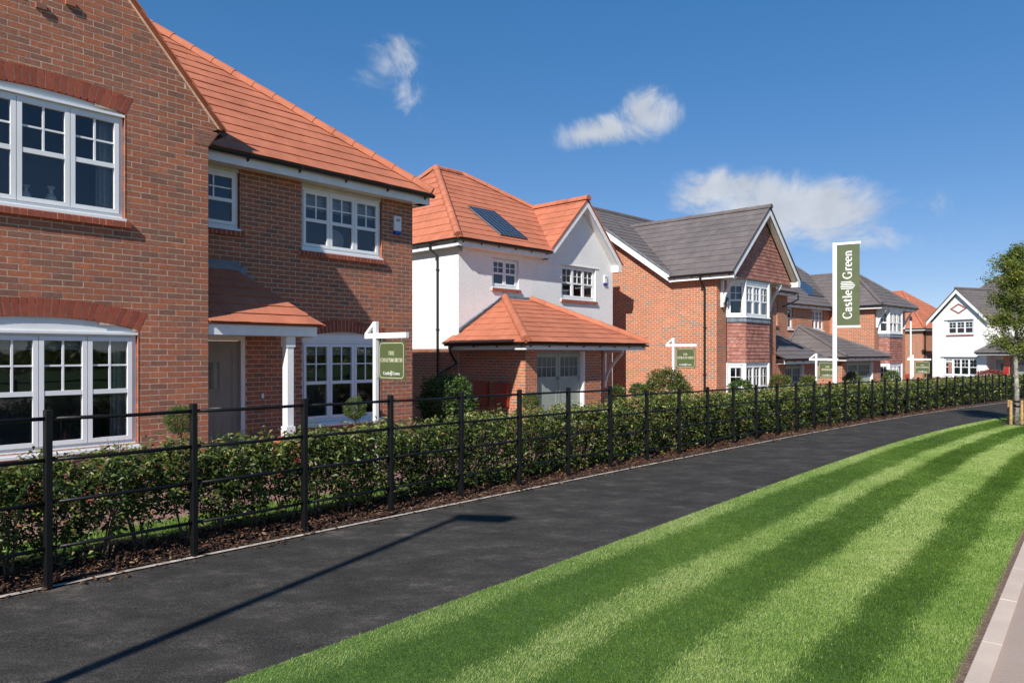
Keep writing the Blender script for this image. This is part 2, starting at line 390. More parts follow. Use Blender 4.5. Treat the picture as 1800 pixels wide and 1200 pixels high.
def brick_wall(H, pl, outline, z0, z1, holes=(), mat='brick_red', mortar='mortar', name='wall', u_anchor=0.0, hero=True, depth=.0018):
    """outline: function z -> (u0,u1). Real bricks standing proud of a recessed mortar bed."""
    mo = MB(); c = .075
    mz = z0; recs = []; SL = []
    kz = 0
    while mz < z1-.001:
        za, zb = mz, min(mz+c, z1)
        a0 = outline(za+.0005); a1 = outline(zb-.0005); zm = (za+zb)/2; am = outline(zm)
        # mortar strips: split on hole changes
        for (p, q) in subtract(am, [h.iv(zm, False) for h in holes if h.iv(zm, False)]):
            pa = p if abs(p-am[0]) > 1e-6 else a0[0]; pb = p if abs(p-am[0]) > 1e-6 else a1[0]
            qa = q if abs(q-am[1]) > 1e-6 else a0[1]; qb = q if abs(q-am[1]) > 1e-6 else a1[1]
            mo.face([pl.P(pa, 0, za), pl.P(qa, 0, za), pl.P(qb, 0, zb), pl.P(pb, 0, zb)])
        lim = (max(a0[0], a1[0]), min(a0[1], a1[1])); slant = []
        if abs(a0[1]-a1[1]) > .004: slant.append((a0[1], a1[1], 1))
        if abs(a0[0]-a1[0]) > .004: slant.append((a0[0], a1[0], -1))
        for (e0_, e1_, sg_) in slant:   # the cut brick against the verge
            inn = min(e0_, e1_) if sg_ > 0 else max(e0_, e1_); SL.append((inn, e0_, e1_, za, zb, depth))
        off = u_anchor + (0.1125 if kz % 2 else 0)
        if lim[1]-lim[0] > .03:
            for (p, q) in subtract(lim, [h.iv(zm, True) for h in holes if h.iv(zm, True)]):
                k = math.floor((p-off)/.225); u = off+k*.225
                while u < q-.01:
                    b0 = max(u+.0055, p); b1 = min(u+.2195, q)
                    if b1-b0 > .025:
                        t = random.random(); pr = depth+random.uniform(-.0008, .0010)
                        recs.append((b0, b1, za+.0055, zb-.0055, pr, t))
                    u += .225
        mz += c; kz += 1
    # reveals of openings
    if SL:
        cb_ = MB(); P_ = pl.P
        for (inn, e0_, e1_, za, zb, dp) in SL:
            s_ = 1 if e0_ > inn+1e-6 or e1_ > inn+1e-6 else -1
            g0 = .0055*s_; a, b = e0_-.006*s_, e1_-.006*s_
            if abs(a-inn) < .02 and abs(b-inn) < .02: continue
            q = [(inn+g0*.2, za+.0055), (a, za+.0055), (b if abs(b-inn) > .004 else inn+g0*.4, zb-.0055), (inn+g0*.2, zb-.0055)]
            if s_ < 0: q = q[::-1]
            cb_.prism([P_(u_, 0, z_) for u_, z_ in q], pl.n*dp, random.random())
    wall = H.part(mo, name, mortar)
    if SL and cb_.f: H.part(cb_, 'cut_bricks', mat, wall, kind='stuff')
    H.bricks.append((pl, recs, mat, wall, hero))
    rv = MB()
    for h in holes:
        if h.ring < 0: continue
        dd = -.13
        for uu in (h.u0, h.u1):
            sgn = 1 if uu == h.u0 else -1
            z = h.z0
            while z < h.z1-.01:
                ze = min(z+.065, h.z1)
                pts = [pl.P(uu, .008, z), pl.P(uu, dd, z), pl.P(uu, dd, ze), pl.P(uu, .008, ze)]
                rv.face(pts, random.random()); z += .065
    if rv.f: H.part(rv, 'reveal_bricks', mat, wall, kind='stuff')
    # arch rings: one voussoir per piece
    for h in holes:
        if h.ring <= 0: continue
        cc = (h.u0+h.u1)/2; hw = (h.u1-h.u0)/2+.02; n = max(3, int(round(2*hw/.0765)))
        for i in range(n):
            ua = cc-hw+2*hw*i/n+.006; ub = cc-hw+2*hw*(i+1)/n-.006
            zi = lambda u: h.z1+h.rise*(1-min(1, ((u-cc)/hw)**2))
            k = .09
            la = (ua-cc)*k; lb = (ub-cc)*k
            um = (ua+ub)/2
            m = MB(); w1 = .0042+random.uniform(-.0006, .0012); t = random.random()
            za, zb = zi(ua), zi(ub)
            P = pl.P
            m.hexa([P(ua, w1, za), P(ub, w1, zb), P(ub, -.1, zb), P(ua, -.1, za),
                    P(ua+la, w1, za+h.ring), P(ub+lb, w1, zb+h.ring), P(ub+lb, -.01, zb+h.ring), P(ua+la, -.01, za+h.ring)], t)
            H.part(m, 'arch_brick', 'brick_soldier', wall)
    return wall
def brick_pieces(H, limit=300):
    """the bricks that show largest become pieces of their own, the others are joined per wall"""
    allr = []
    for wi, (pl, recs, mat, wall, hero) in enumerate(H.bricks):
        for ri, (b0, b1, za, zb, pr, t) in enumerate(recs):
            if not hero or abs((b1-b0)-.214) > .002: continue
            w = H.w(pl.P((b0+b1)/2, pr, (za+zb)/2))
            if not visible(w): continue
            nn = H.a*pl.n.x + H.dn*pl.n.y
            vd = (CAMP-w); d = vd.length; c = nn.dot(vd.normalized())
            if c > .05: allr.append((c/d/d, wi, ri))
    allr.sort(reverse=True); chosen = set((a[1], a[2]) for a in allr[:limit])
    meshes = {}
    for wi, (pl, recs, mat, wall, hero) in enumerate(H.bricks):
        rest = MB(); P = pl.P
        for ri, (b0, b1, za, zb, pr, t) in enumerate(recs):
            if (wi, ri) in chosen:
                key = (mat, int(t*16))
                if key not in meshes:
                    m = MB(); L_, H_, bv = .214, .064, .0025
                    m.hexa([(0, -.014, 0), (L_, -.014, 0), (L_, 0, 0), (0, 0, 0), (0, -.014, H_), (L_, -.014, H_), (L_, 0, H_), (0, 0, H_)], (key[1]+.5)/16, skip=(4,))
                    meshes[key] = m.mesh('brick', MAT[mat])
                o = bpy.data.objects.new('brick', meshes[key]); COL.objects.link(o); o.parent = wall
                q = pl.p0+pl.u*b0+pl.n*(pr-.014)
                M = Matrix.Identity(4)
                M.col[0] = (pl.u.x, pl.u.y, 0, 0); M.col[1] = (-pl.n.x, -pl.n.y, 0, 0); M.col[2] = (0, 0, 1, 0); M.col[3] = (q.x, q.y, za-H.base, 1)
                o.matrix_local = M
            else:
                rest.hexa([P(b0, pr, za), P(b1, pr, za), P(b1, -.002, za), P(b0, -.002, za), P(b0, pr, zb), P(b1, pr, zb), P(b1, -.002, zb), P(b0, -.002, zb)], t, skip=(4,))
        if rest.f:
            H.part(rest, 'brickwork', mat, wall, kind='stuff')
def clip(poly, a, b, c):
    out = []
    for i in range(len(poly)):
        p, q = poly[i], poly[(i+1) % len(poly)]
        dp = a*p[0]+b*p[1]-c; dq = a*q[0]+b*q[1]-c
        if dp <= 1e-9: out.append(p)
        if (dp < -1e-9 and dq > 1e-9) or (dp > 1e-9 and dq < -1e-9):
            t = dp/(dp-dq); out.append((p[0]+(q[0]-p[0])*t, p[1]+(q[1]-p[1])*t))
    return out
def roof_plane(H, poly, mat='tile_red', gauge=.335, tw=.3, parent=None, name='roof', over=.05, lift=.0, hero=True, under=True, thick=.018, gap=.032):
    """poly: convex, first edge is the eave, left to right seen from outside."""
    pts = [Vector(p) for p in poly]; e0, e1 = pts[0], pts[1]
    U = (e1-e0).normalized(); Nn = None
    for q in pts[2:]:
        c = U.cross(q-e0)
        if c.length > 1e-3: Nn = c.normalized(); break
    V = Nn.cross(U)
    p2 = [((p-e0).dot(U), (p-e0).dot(V)) for p in pts]
    ar = sum(p2[i][0]*p2[(i+1) % len(p2)][1]-p2[(i+1) % len(p2)][0]*p2[i][1] for i in range(len(p2)))
    if ar < 0: p2r = p2[::-1]
    else: p2r = p2[:]
    # let the eave course hang over the gutter
    ev = [(x, y-over) if abs(y) < 1e-6 else (x, y) for x, y in p2r]
    hs = []
    for i in range(len(ev)):
        p, q = ev[i], ev[(i+1) % len(ev)]
        dx, dy = q[0]-p[0], q[1]-p[1]; l = math.hypot(dx, dy)
        if l < 1e-6: continue
        a, b = dy/l, -dx/l; hs.append((a, b, a*p[0]+b*p[1]))
    W3 = lambda u, v, h: tuple(e0+U*u+V*v+Nn*h)
    m = MB()
    if under: m.face([W3(x, y, .0) for x, y in p2r], .3); m.face([W3(x, y, -.03) for x, y in p2r[::-1]], .3)
    roof = parent
    if under or parent is None:
        roof = H.part(m, name, mat, None) if parent is None else H.part(m, 'roof_deck', mat, parent)
    vmax = max(y for x, y in ev); umin = min(x for x, y in ev); umax = max(x for x, y in ev)
    recs = []; r = 0; v = -over
    hb, ht, lap = gap+thick, .012+thick, .07
    while v < vmax:
        off = (tw/2 if r % 2 else 0)
        k = math.floor((umin-off)/tw); u = off+k*tw
        while u < umax:
            full = [(u+.002, v), (u+tw-.002, v), (u+tw-.002, v+gauge+lap), (u+.002, v+gauge+lap)]
            c = full
            for h in hs:
                c = clip(c, *h)
                if len(c) < 3: break
            if len(c) >= 3:
                area = abs(sum(c[i][0]*c[(i+1) % len(c)][1]-c[(i+1) % len(c)][0]*c[i][1] for i in range(len(c))))/2
                isf = area > .99*(tw-.004)*(gauge+lap)
                if area > .0015: recs.append((c, u, v, isf, random.random(), random.uniform(-.0025, .0025)))
            u += tw
        v += gauge; r += 1
    H.tiles.append(dict(e0=e0, U=U, V=V, N=Nn, recs=recs, mat=mat, roof=roof, hb=hb, ht=ht, thick=thick, full=(tw, gauge+lap), hero=hero, lift=lift))
    return roof
def tile_pieces(H, limit=300):
    allr = []
    for ti, T in enumerate(H.tiles):
        if not T['hero']: continue
        nn = H.a*T['N'].x+H.dn*T['N'].y+Vector((0, 0, T['N'].z))
        for ri, (c, u, v, isf, t, j) in enumerate(T['recs']):
            if not isf: continue
            w = H.w(T['e0']+T['U']*(u+.15)+T['V']*(v+.17))
            if not visible(w): continue
            vd = CAMP-w; d = vd.length; cs = nn.dot(vd.normalized())
            if cs > .03: allr.append((cs/d/d, ti, ri))
    allr.sort(reverse=True); ch = set((a[1], a[2]) for a in allr[:limit]); meshes = {}
    for ti, T in enumerate(H.tiles):
        rest = MB(); e0, U, V, Nn = T['e0'], T['U'], T['V'], T['N']; hb, ht, th = T['hb'], T['ht'], T['thick']; ln = T['full'][1]
        for ri, (c, u, v, isf, t, j) in enumerate(T['recs']):
            if (ti, ri) in ch:
                key = (T['mat'], T['full'], int(t*10))
                if key not in meshes:
                    m = MB(); tw = T['full'][0]; x0, x1 = .002, tw-.002
                    m.hexa([(x0, 0, hb-th), (x1, 0, hb-th), (x1, ln, ht-th), (x0, ln, ht-th), (x0, 0, hb), (x1, 0, hb), (x1, ln, ht), (x0, ln, ht)], (key[2]+.5)/10)
                    meshes[key] = m.mesh('roof_tile', MAT[T['mat']])
                o = bpy.data.objects.new('roof_tile', meshes[key]); COL.objects.link(o); o.parent = T['roof']
                q = e0+U*u+V*v+Nn*j; M = Matrix.Identity(4)
                M.col[0] = (*U, 0); M.col[1] = (*V, 0); M.col[2] = (*Nn, 0); M.col[3] = (q.x, q.y, q.z-H.base, 1)
                o.matrix_local = M
            else:
                hh = lambda y: hb+(ht-hb)*(y-v)/ln+j
                top = [tuple(e0+U*x+V*y+Nn*hh(y)) for x, y in c]; bot = [tuple(e0+U*x+V*y+Nn*(hh(y)-th)) for x, y in c]
                n = len(c); i = len(rest.v); rest.v += top+bot
                rest.f.append(tuple(range(i, i+n))); rest.t.append(t)
                for k in range(n):
                    k2 = (k+1) % n
                    if c[k][1] < v+.02 or c[k2][1] < v+.02 or not isf:
                        rest.f.append((i+k, i+n+k, i+n+k2, i+k2)); rest.t.append(t)
                if c[0][1] < v+.02: rest.f.append(tuple(range(i+2*n-1, i+n-1, -1))); rest.t.append(t)
        if rest.f: H.part(rest, 'tiling', T['mat'], T['roof'], kind='stuff')
_ridge = {}
def ridge_run(H, roof, p0, p1, mat='tile_red', r=.11, seg=.45, lift=.03, first=True):
    """half-round ridge or hip tiles, one piece each, p0 the lower end"""
    p0, p1 = Vector(p0), Vector(p1); d = p1-p0; n = max(1, int(round(d.length/seg))); sl = d.length/n; d.normalize()
    key = (mat, round(r, 3), round(sl, 2))
    if key not in _ridge:
        m = MB(); K = 8
        for (x0, x1, ra, rb) in ((0, sl*1.03, r*1.06, r*.97),):
            A = []; B = []; A2 = []; B2 = []
            for k in range(K+1):
                an = math.pi*(-.08+1.16*k/K)
                cy, cz = -math.cos(an), math.sin(an)
                A.append((x0, cy*ra, cz*ra)); B.append((x1, cy*rb, cz*rb)); A2.append((x0, cy*(ra-.018), cz*(ra-.018)))
            for k in range(K):
                m.face([A[k], A[k+1], B[k+1], B[k]][::-1], .5)
                m.face([A[k], A[k+1], A2[k+1], A2[k]], .35)
            m.face([a for a in A2], .2)
        _ridge[key] = m.mesh('ridge_tile', MAT[mat])
    up = Vector((0, 0, 1)); y = up.cross(d).normalized(); z = d.cross(y)
    for i in range(n):
        q = p0+d*(i*sl)+z*(lift-.03+random.uniform(-.003, .003)); M = Matrix.Identity(4)
        o = bpy.data.objects.new('ridge_tile', _ridge[key]); COL.objects.link(o); o.parent = roof
        M.col[0] = (*d, 0); M.col[1] = (*y, 0); M.col[2] = (*z, 0); M.col[3] = (q.x, q.y, q.z-H.base, 1)
        o.matrix_local = M
def window(H, pl, u0, u1, z0, z1, n, setback=.05, transom=.52, rows=2, room=True, blind=0.0, curtain=False, sill='board', frame='upvc', wall=None, cols=2, roomd=1.4, open_frame=True):
    """upvc casements: outer frame, sashes, transom, georgian bars in the top light; panes are pieces"""
    m = MB(); B = lambda a, b, w0, w1, c, d: pl.box(m, a, b, -setback+w0, -setback+w1, c, d)
    of = .045; W0 = -.06
    B(u0, u1, W0, 0, z1-of, z1); B(u0, u1, W0, 0, z0, z0+of*1.25)
    B(u0, u0+of, W0, 0, z0+of*1.25, z1-of); B(u1-of, u1, W0, 0, z0+of*1.25, z1-of)
    cw = (u1-u0-2*of)/n; panes = []
    for i in range(n):
        a = u0+of+i*cw+.004; b = a+cw-.008; c = z0+of*1.25+.004; d = z1-of-.004; s = .052
        if i: B(a-.014, a+.006, W0, -.008, c, d)
        B(a, b, W0+.01, .014, c, c+s); B(a, b, W0+.01, .014, d-s, d); B(a, a+s, W0+.01, .014, c+s, d-s); B(b-s, b, W0+.01, .014, c+s, d-s)
        tz = c+(d-c)*(1-transom)
        B(a+s, b-s, W0+.01, .010, tz-.028, tz+.028)
        gw = .011
        um = (a+b)/2
        if cols == 2: B(um-gw, um+gw, -.03, -.004, tz+.028, d-s)
        zm = (tz+.028+d-s)/2
        if rows == 2:
            if cols == 2:
                B(a+s, um-gw, -.028, -.006, zm-gw, zm+gw); B(um+gw, b-s, -.028, -.006, zm-gw, zm+gw)
            else: B(a+s, b-s, -.028, -.006, zm-gw, zm+gw)
        panes.append((a+s, b-s, tz+.028, d-s)); panes.append((a+s, b-s, c+s, tz-.028))
    fr = H.part(m, 'window', frame)
    for (a, b, c, d) in panes:
        g = MB(); w = -setback-.022
        e1, e2, e3 = [random.uniform(-.0022, .0022) for _ in range(3)]; g.face([pl.P(a, w+e1, c), pl.P(b, w+e2, c), pl.P(b, w+e2+e3, d), pl.P(a, w+e1+e3, d)])
        H.part(g, 'pane', 'glass', fr)
    if sill == 'board':
        g = MB(); pl.box(g, u0-.02, u1+.02, -setback-.05, .035, z0-.035, z0-.002); H.part(g, 'sill_board', frame, fr)
    if room:
        g = MB(); q = .12; a, b, c, d = u0-q, u1+q, z0-q*.5, z1+.04; w0, w1 = -setback-.075, -setback-.075-roomd; P = pl.P
        g.face([P(a, w1, c), P(b, w1, c), P(b, w1, d), P(a, w1, d)])
        g.face([P(a, w0, c), P(a, w1, c), P(a, w1, d), P(a, w0, d)]); g.face([P(b, w1, c), P(b, w0, c), P(b, w0, d), P(b, w1, d)])
        g.face([P(a, w0, c), P(b, w0, c), P(b, w1, c), P(a, w1, c)]); g.face([P(a, w1, d), P(b, w1, d), P(b, w0, d), P(a, w0, d)])
        # closing ring behind the frame
        for (x0, x1, y0, y1) in ((a, u0+.01, c, d), (u1-.01, b, c, d), (u0+.01, u1-.01, c, z0+.01), (u0+.01, u1-.01, z1-.01, d)):
            g.face([P(x0, w0, y0), P(x1, w0, y0), P(x1, w0, y1), P(x0, w0, y1)])
        H.part(g, 'room', 'room', fr)
    if blind:
        g = MB(); nf = 4; hgt = blind/nf
        for k in range(nf):
            zt = z1-.05-k*hgt
            g.face([pl.P(u0+.06, -setback-.10, zt-hgt), pl.P(u1-.06, -setback-.10, zt-hgt), pl.P(u1-.06, -setback-.12, zt), pl.P(u0+.06, -setback-.12, zt)])
        H.part(g, 'blind', 'fabric', fr)
    if curtain:
        g = MB()
        for (ca, cb) in (((u0+.03, u0+.03+curtain), (u1-.03-curtain, u1-.03)) if isinstance(curtain, float) else curtain):
            k = 14; pr = None
            for i in range(k+1):
                x = ca+(cb-ca)*i/k; w = -setback-.16-.03*math.sin(i*2.2)
                if pr: g.face([pl.P(pr[0], pr[1], z0), pl.P(x, w, z0), pl.P(x, w, z1), pl.P(pr[0], pr[1], z1)])
                pr = (x, w)
        H.part(g, 'curtain', 'fabric', fr)
    return fr
def brick_sill(H, pl, u0, u1, ztop, wall, parts=True, mat='brick_soldier'):
    n = int(round((u1-u0)/.0765)); P = pl.P
    allm = MB()
    for i in range(n):
        a = u0+(u1-u0)*i/n+.0045; b = u0+(u1-u0)*(i+1)/n-.0045; t = random.random()
        m = MB() if parts else allm
        pr = .062+random.uniform(-.0015, .002)
        m.hexa([P(a, pr, ztop-.115), P(b, pr, ztop-.115), P(b, -.06, ztop-.095), P(a, -.06, ztop-.095), P(a, pr, ztop-.042), P(b, pr, ztop-.042), P(b, -.06, ztop), P(a, -.06, ztop)], t)
        if parts: H.part(m, 'sill_brick', mat, wall)
    mm = MB(); mm.hexa([P(u0+.004, .0595, ztop-.111), P(u1-.004, .0595, ztop-.111), P(u1-.004, -.05, ztop-.09), P(u0+.004, -.05, ztop-.09), P(u0+.004, .0595, ztop-.046), P(u1-.004, .0595, ztop-.046), P(u1-.004, -.05, ztop-.006), P(u0+.004, -.05, ztop-.006)])
    H.part(mm, 'sill_bed', 'mortar', wall)
    if not parts: H.part(allm, 'sill_bricks', mat, wall, kind=None)
def eaves(H, p0, p1, out, z, soff=.3, fh=.16, gut=True, fmat='white_paint', ends=True, brk=.8, outlet=None, smat='cream'):
    """p0,p1 (s,d): fascia line; out: unit (s,d) pointing away from the house; z underside of the fascia"""
    p0 = Vector((p0[0], p0[1], 0)); p1 = Vector((p1[0], p1[1], 0)); o = Vector((out[0], out[1], 0)).normalized(); u = (p1-p0).normalized()
    Z = Vector((0, 0, 1)); L_ = (p1-p0).length
    def bx(m, a0, a1, w0, w1, z0, z1):
        c = [p0+u*a0+o*w0, p0+u*a1+o*w0, p0+u*a1+o*w1, p0+u*a0+o*w1]
        m.hexa([tuple(q+Z*z0) for q in c]+[tuple(q+Z*z1) for q in c])
    m = MB(); bx(m, 0, L_, -.02, 0, z, z+fh); f = H.part(m, 'fascia', fmat, fix=True)
    m = MB(); bx(m, .001, L_-.001, -soff, -.021, z+.012, z+.024); H.part(m, 'soffit', smat, f)
    if gut:
        m = MB(); r = .056; K = 8; zc = z+fh-.012
        pr = None
        for k in range(K+1):
            an = math.pi*(1+k/K); y = .062+r*math.cos(an); zz = zc+r*math.sin(an)
            y2 = .062+(r-.006)*math.cos(an); z2 = zc+(r-.006)*math.sin(an)
            if pr:
                a = [p0+u*(-.05)+o*pr[0]+Z*pr[1], p0+u*(L_+.05)+o*pr[0]+Z*pr[1], p0+u*(L_+.05)+o*y+Z*zz, p0+u*(-.05)+o*y+Z*zz]
                m.face(a); m.face([p0+u*(-.05)+o*pr[2]+Z*pr[3], p0+u*(L_+.05)+o*pr[2]+Z*pr[3], p0+u*(L_+.05)+o*y2+Z*z2, p0+u*(-.05)+o*y2+Z*z2])
            pr = (y, zz, y2, z2)
        for e in (-.05, L_+.05):
            m.face([tuple(p0+u*e+o*(.062+r*math.cos(math.pi*(1+k/K)))+Z*(zc+r*math.sin(math.pi*(1+k/K)))) for k in range(K+1)])
        g = H.part(m, 'gutter', 'black_pvc')
        nb = max(2, int(L_/brk)); bb = MB()
        for i in range(nb+1):
            a = .15+(L_-.3)*i/nb
            q = [p0+u*a+o*.002+Z*(zc-.10), p0+u*a+o*.03+Z*(zc-.075), p0+u*a+o*.12+Z*(zc-.03), p0+u*a+o*.124+Z*(zc+.004), p0+u*a+o*.002+Z*(zc-.035)]
            bb.prism(q, u*.025)
        H.part(bb, 'gutter_brackets', 'black_pvc', g)
    return f
def verge_board(H, p0, p1, out, w=.02, h=.2, mat='white_paint', name='bargeboard', drop=0.0):
    """sloping board, p0/p1 = top edge points (3D), out = outward (s,d)"""
    p0, p1 = Vector(p0), Vector(p1); o = Vector((out[0], out[1], 0)); d = (p1-p0).normalized()
    m = MB(); Z = Vector((0, 0, -h))
    m.prism([tuple(p0), tuple(p1), tuple(p1+Z), tuple(p0+Z)], o*w)
    return H.part(m, name, mat, fix=True)
def downpipe(H, pts, r=.034, name='downpipe', mat='black_pvc', clips=()):
    m = MB(); m.tube(pts, r, 10)
    for c in clips: m.box(c[0]-.05, c[0]+.05, c[1]-.045, c[1]+.045, c[2]-.02, c[2]+.02)
    return H.part(m, name, mat, smooth=False)
def bracket(H, base, out, top, zlen=.95, reach=.55, th=.06, mat='white_paint'):
    """timber gallows bracket: wall post, top arm and curved brace. base (s,d), out unit (s,d), top z"""
    b = Vector((base[0], base[1], 0)); o = Vector((out[0], out[1], 0)).normalized(); sd = Vector((-o.y, o.x, 0)); Z = Vector((0, 0, 1))
    m = MB()
    def slab(pts, wd):
        m.prism([tuple(b+o*x+Z*z-sd*wd/2) for x, z in pts], sd*wd)
    slab([(0, top-zlen), (.09, top-zlen), (.09, top-.085), (0, top-.085)], th*1.5)
    slab([(0, top-.08), (reach, top-.08), (reach, top), (0, top)], th*1.2)
    K = 10; A = []
    for k in range(K+1):
        t = k/K; A.append((.05+(reach-.13)*(t**1.35), top-zlen*.80+(zlen*.80-.07)*(t**.85)))
    for k in range(K):
        (x0, z0), (x1, z1) = A[k], A[k+1]
        m.prism([tuple(b+o*x0+Z*z0-sd*th/2), tuple(b+o*(x0+.07)+Z*(z0-.05)-sd*th/2), tuple(b+o*(x1+.07)+Z*(z1-.05)-sd*th/2), tuple(b+o*x1+Z*z1-sd*th/2)], sd*th)
    return H.part(m, 'gallows_bracket', mat)
def alarm_box(H, pl, u, z, sc=1.0):
    m = MB(); pl.box(m, u-.09*sc, u+.09*sc, 0.0, .055, z-.13*sc, z+.17*sc); o = H.part(m, 'alarm_box', 'white_paint'); bevel(o, .02, 2)
    m = MB(); P = pl.P
    m.hexa([P(u-.075, .05, z-.19), P(u+.075, .05, z-.19), P(u+.075, 0, z-.19), P(u-.075, 0, z-.19), P(u-.088, .053, z-.13), P(u+.088, .053, z-.13), P(u+.088, 0, z-.13), P(u-.088, 0, z-.13)])
    H.part(m, 'strobe_lens', 'blue_plastic', o)
    m = MB()
    for i in range(2):
        for k in range(5): pl.box(m, u-.045+k*.02, u-.03+k*.02, .055, .0565, z+.06+i*.03, z+.08+i*.03)
    H.part(m, 'alarm_print', 'alarm_print', o)
def garage_door(H, pl, u0, u1, z0, z1, mat='door_sage', setback=.12, cols=4, cream_head=True):
    d = MB(); pl.box(d, u0, u1, -setback-.05, -setback, z0, z1)
    door = H.part(d, 'garage_door', mat)
    zt = z1-.16; zg = zt-.52; um = (u0+u1)/2
    m = MB(); w0, w1 = -setback+.002, -setback+.02
    for (a, b) in ((u0+.05, um-.012), (um+.012, u1-.05)):
        # stiles and rails
        pl.box(m, a, b, w0, w1, zt, zt+.09); pl.box(m, a, b, w0, w1, zg-.09, zg); pl.box(m, a, a+.08, w0, w1, z0+.05, zt); pl.box(m, b-.08, b, w0, w1, z0+.05, zt)
        for k in range(1, cols): 
            x = a+.08+(b-a-.16)*k/cols; pl.box(m, x-.011, x+.011, w0, w1-.004, zg, zt)
        pl.box(m, a+.08, b-.08, w0, w1-.006, (zg+zt)/2-.011, (zg+zt)/2+.011)
    H.part(m, 'rails', mat, door)
    for (a, b) in ((u0+.05, um-.012), (um+.012, u1-.05)):
        n = int((b-a-.16)/.085); wd = (b-a-.16)/n
        for k in range(n):
            q = MB(); x = a+.08+k*wd; pl.box(q, x+.004, x+wd-.004, w0, w1-.008, z0+.05, zg-.09); H.part(q, 'board', mat, door)
        for k in range(cols):
            for (c0, c1) in ((zg, (zg+zt)/2-.011), ((zg+zt)/2+.011, zt)):
                x0 = a+.08+(b-a-.16)*k/cols+.011; x1 = a+.08+(b-a-.16)*(k+1)/cols-.011
                q = MB(); q.face([pl.P(x0, w0+.003, c0), pl.P(x1, w0+.003, c0), pl.P(x1, w0+.003, c1), pl.P(x0, w0+.003, c1)]); H.part(q, 'pane', MAT['door_glass'], door)
    m = MB(); pl.box(m, u0-.05, u0, -setback-.04, .0, z0, z1); pl.box(m, u1, u1+.06, -setback-.04, .004, z0, z1)
    H.part(m, 'door_frame', 'white_paint' if cream_head else mat, door)
MAT['door_glass'] = plain('door_glass', (.10, .105, .11), .12, .1, 3)
def plain_wall(H, pl, zs, outline, holes=(), mat='render_white', name='wall', w=0.0, rev=.12):
    m = MB(); br = sorted(set(list(zs)+[h.z0 for h in holes if zs[0] < h.z0 < zs[-1]]+[h.z1 for h in holes if zs[0] < h.z1 < zs[-1]]))
    for za, zb in zip(br[:-1], br[1:]):
        a0, a1, am = outline(za+1e-4), outline(zb-1e-4), outline((za+zb)/2)
        for (p, q) in subtract(am, [(h.u0, h.u1) for h in holes if h.z0 < (za+zb)/2 < h.z1]):
            pa, pb = (a0[0], a1[0]) if abs(p-am[0]) < 1e-6 else (p, p); qa, qb = (a0[1], a1[1]) if abs(q-am[1]) < 1e-6 else (q, q)
            if qb-pb < 1e-3: m.face([pl.P(pa, w, za), pl.P(qa, w, za), pl.P((pb+qb)/2, w, zb)])
            else: m.face([pl.P(pa, w, za), pl.P(qa, w, za), pl.P(qb, w, zb), pl.P(pb, w, zb)])
    for h in holes:
        m.face([pl.P(h.u0, w, h.z0), pl.P(h.u0, w-rev, h.z0), pl.P(h.u0, w-rev, h.z1), pl.P(h.u0, w, h.z1)])
        m.face([pl.P(h.u1, w-rev, h.z0), pl.P(h.u1, w, h.z0), pl.P(h.u1, w, h.z1), pl.P(h.u1, w-rev, h.z1)])
        m.face([pl.P(h.u0, w-rev, h.z1), pl.P(h.u1, w-rev, h.z1), pl.P(h.u1, w, h.z1), pl.P(h.u0, w, h.z1)])
    return H.part(m, name, mat)
def slab(H, pl, name, mat, u0, u1, w0, w1, z0, z1, parent=None, bv=0):
    m = MB(); pl.box(m, u0, u1, w0, w1, z0, z1); o = H.part(m, name, mat, parent)
    if bv: bevel(o, bv)
    return o
# ================================================================ house 1 : red brick, gabled bay, porch canopy
H = House('brick_house', 366, 10.02, 40.9, -.3, 'nearest house, red brown brick with steep gable, red tiled roof and small porch canopy', 'house')
g = Pl(H, (0, 0), (1, 0)); r = Pl(H, (0, 1.21), (1, 0))
AP = 7.18
def ol(z):
    if z < 4.6: return (-4.06, 0.0)
    if z < 4.66: return (-4.20, .13)
    h = (AP-.03-z)/1.14; return (-2.03-h+.01, -2.03+h-.01)
hl = [Hole(-3.14, -.93, .36, 1.82, .14, .215), Hole(-2.87, -1.09, 3.20, 4.565, .075, .215)]
wg = brick_wall(H, g, ol, -.9, AP-.03, hl, u_anchor=-.11)
# creasing tiles corbelling out under the verge
for i in range(9):
    m = MB(); g.box(m, -.21, .012+i*.0165, -.1, .0085+.001*(i % 2), 4.392+i*.0235, 4.392+i*.0235+.0145, .5); H.part(m, 'creasing_tile', 'brick_red', wg)
m = MB(); g.box(m, -.205, .0+.12, -.1, .006, 4.39, 4.60); 
m2 = MB(); m2.hexa([g.P(-.205, .006, 4.39), g.P(0, .006, 4.39), g.P(0, -.1, 4.39), g.P(-.205, -.1, 4.39), g.P(-.205, .006, 4.6), g.P(.13, .006, 4.6), g.P(.13, -.1, 4.6), g.P(-.205, -.1, 4.6)]); H.part(m2, 'mortar_bed', 'mortar', wg)
for (u, z) in ((-2.03, 5.55), (-1.72, 5.70), (-2.34, 5.70), (-2.03, 5.85)):
    m = MB(); g.box(m, u-.05, u+.055, -.02, .042, z+.005, z+.07, random.random()); H.part(m, 'projecting_header', 'brick_red', wg)
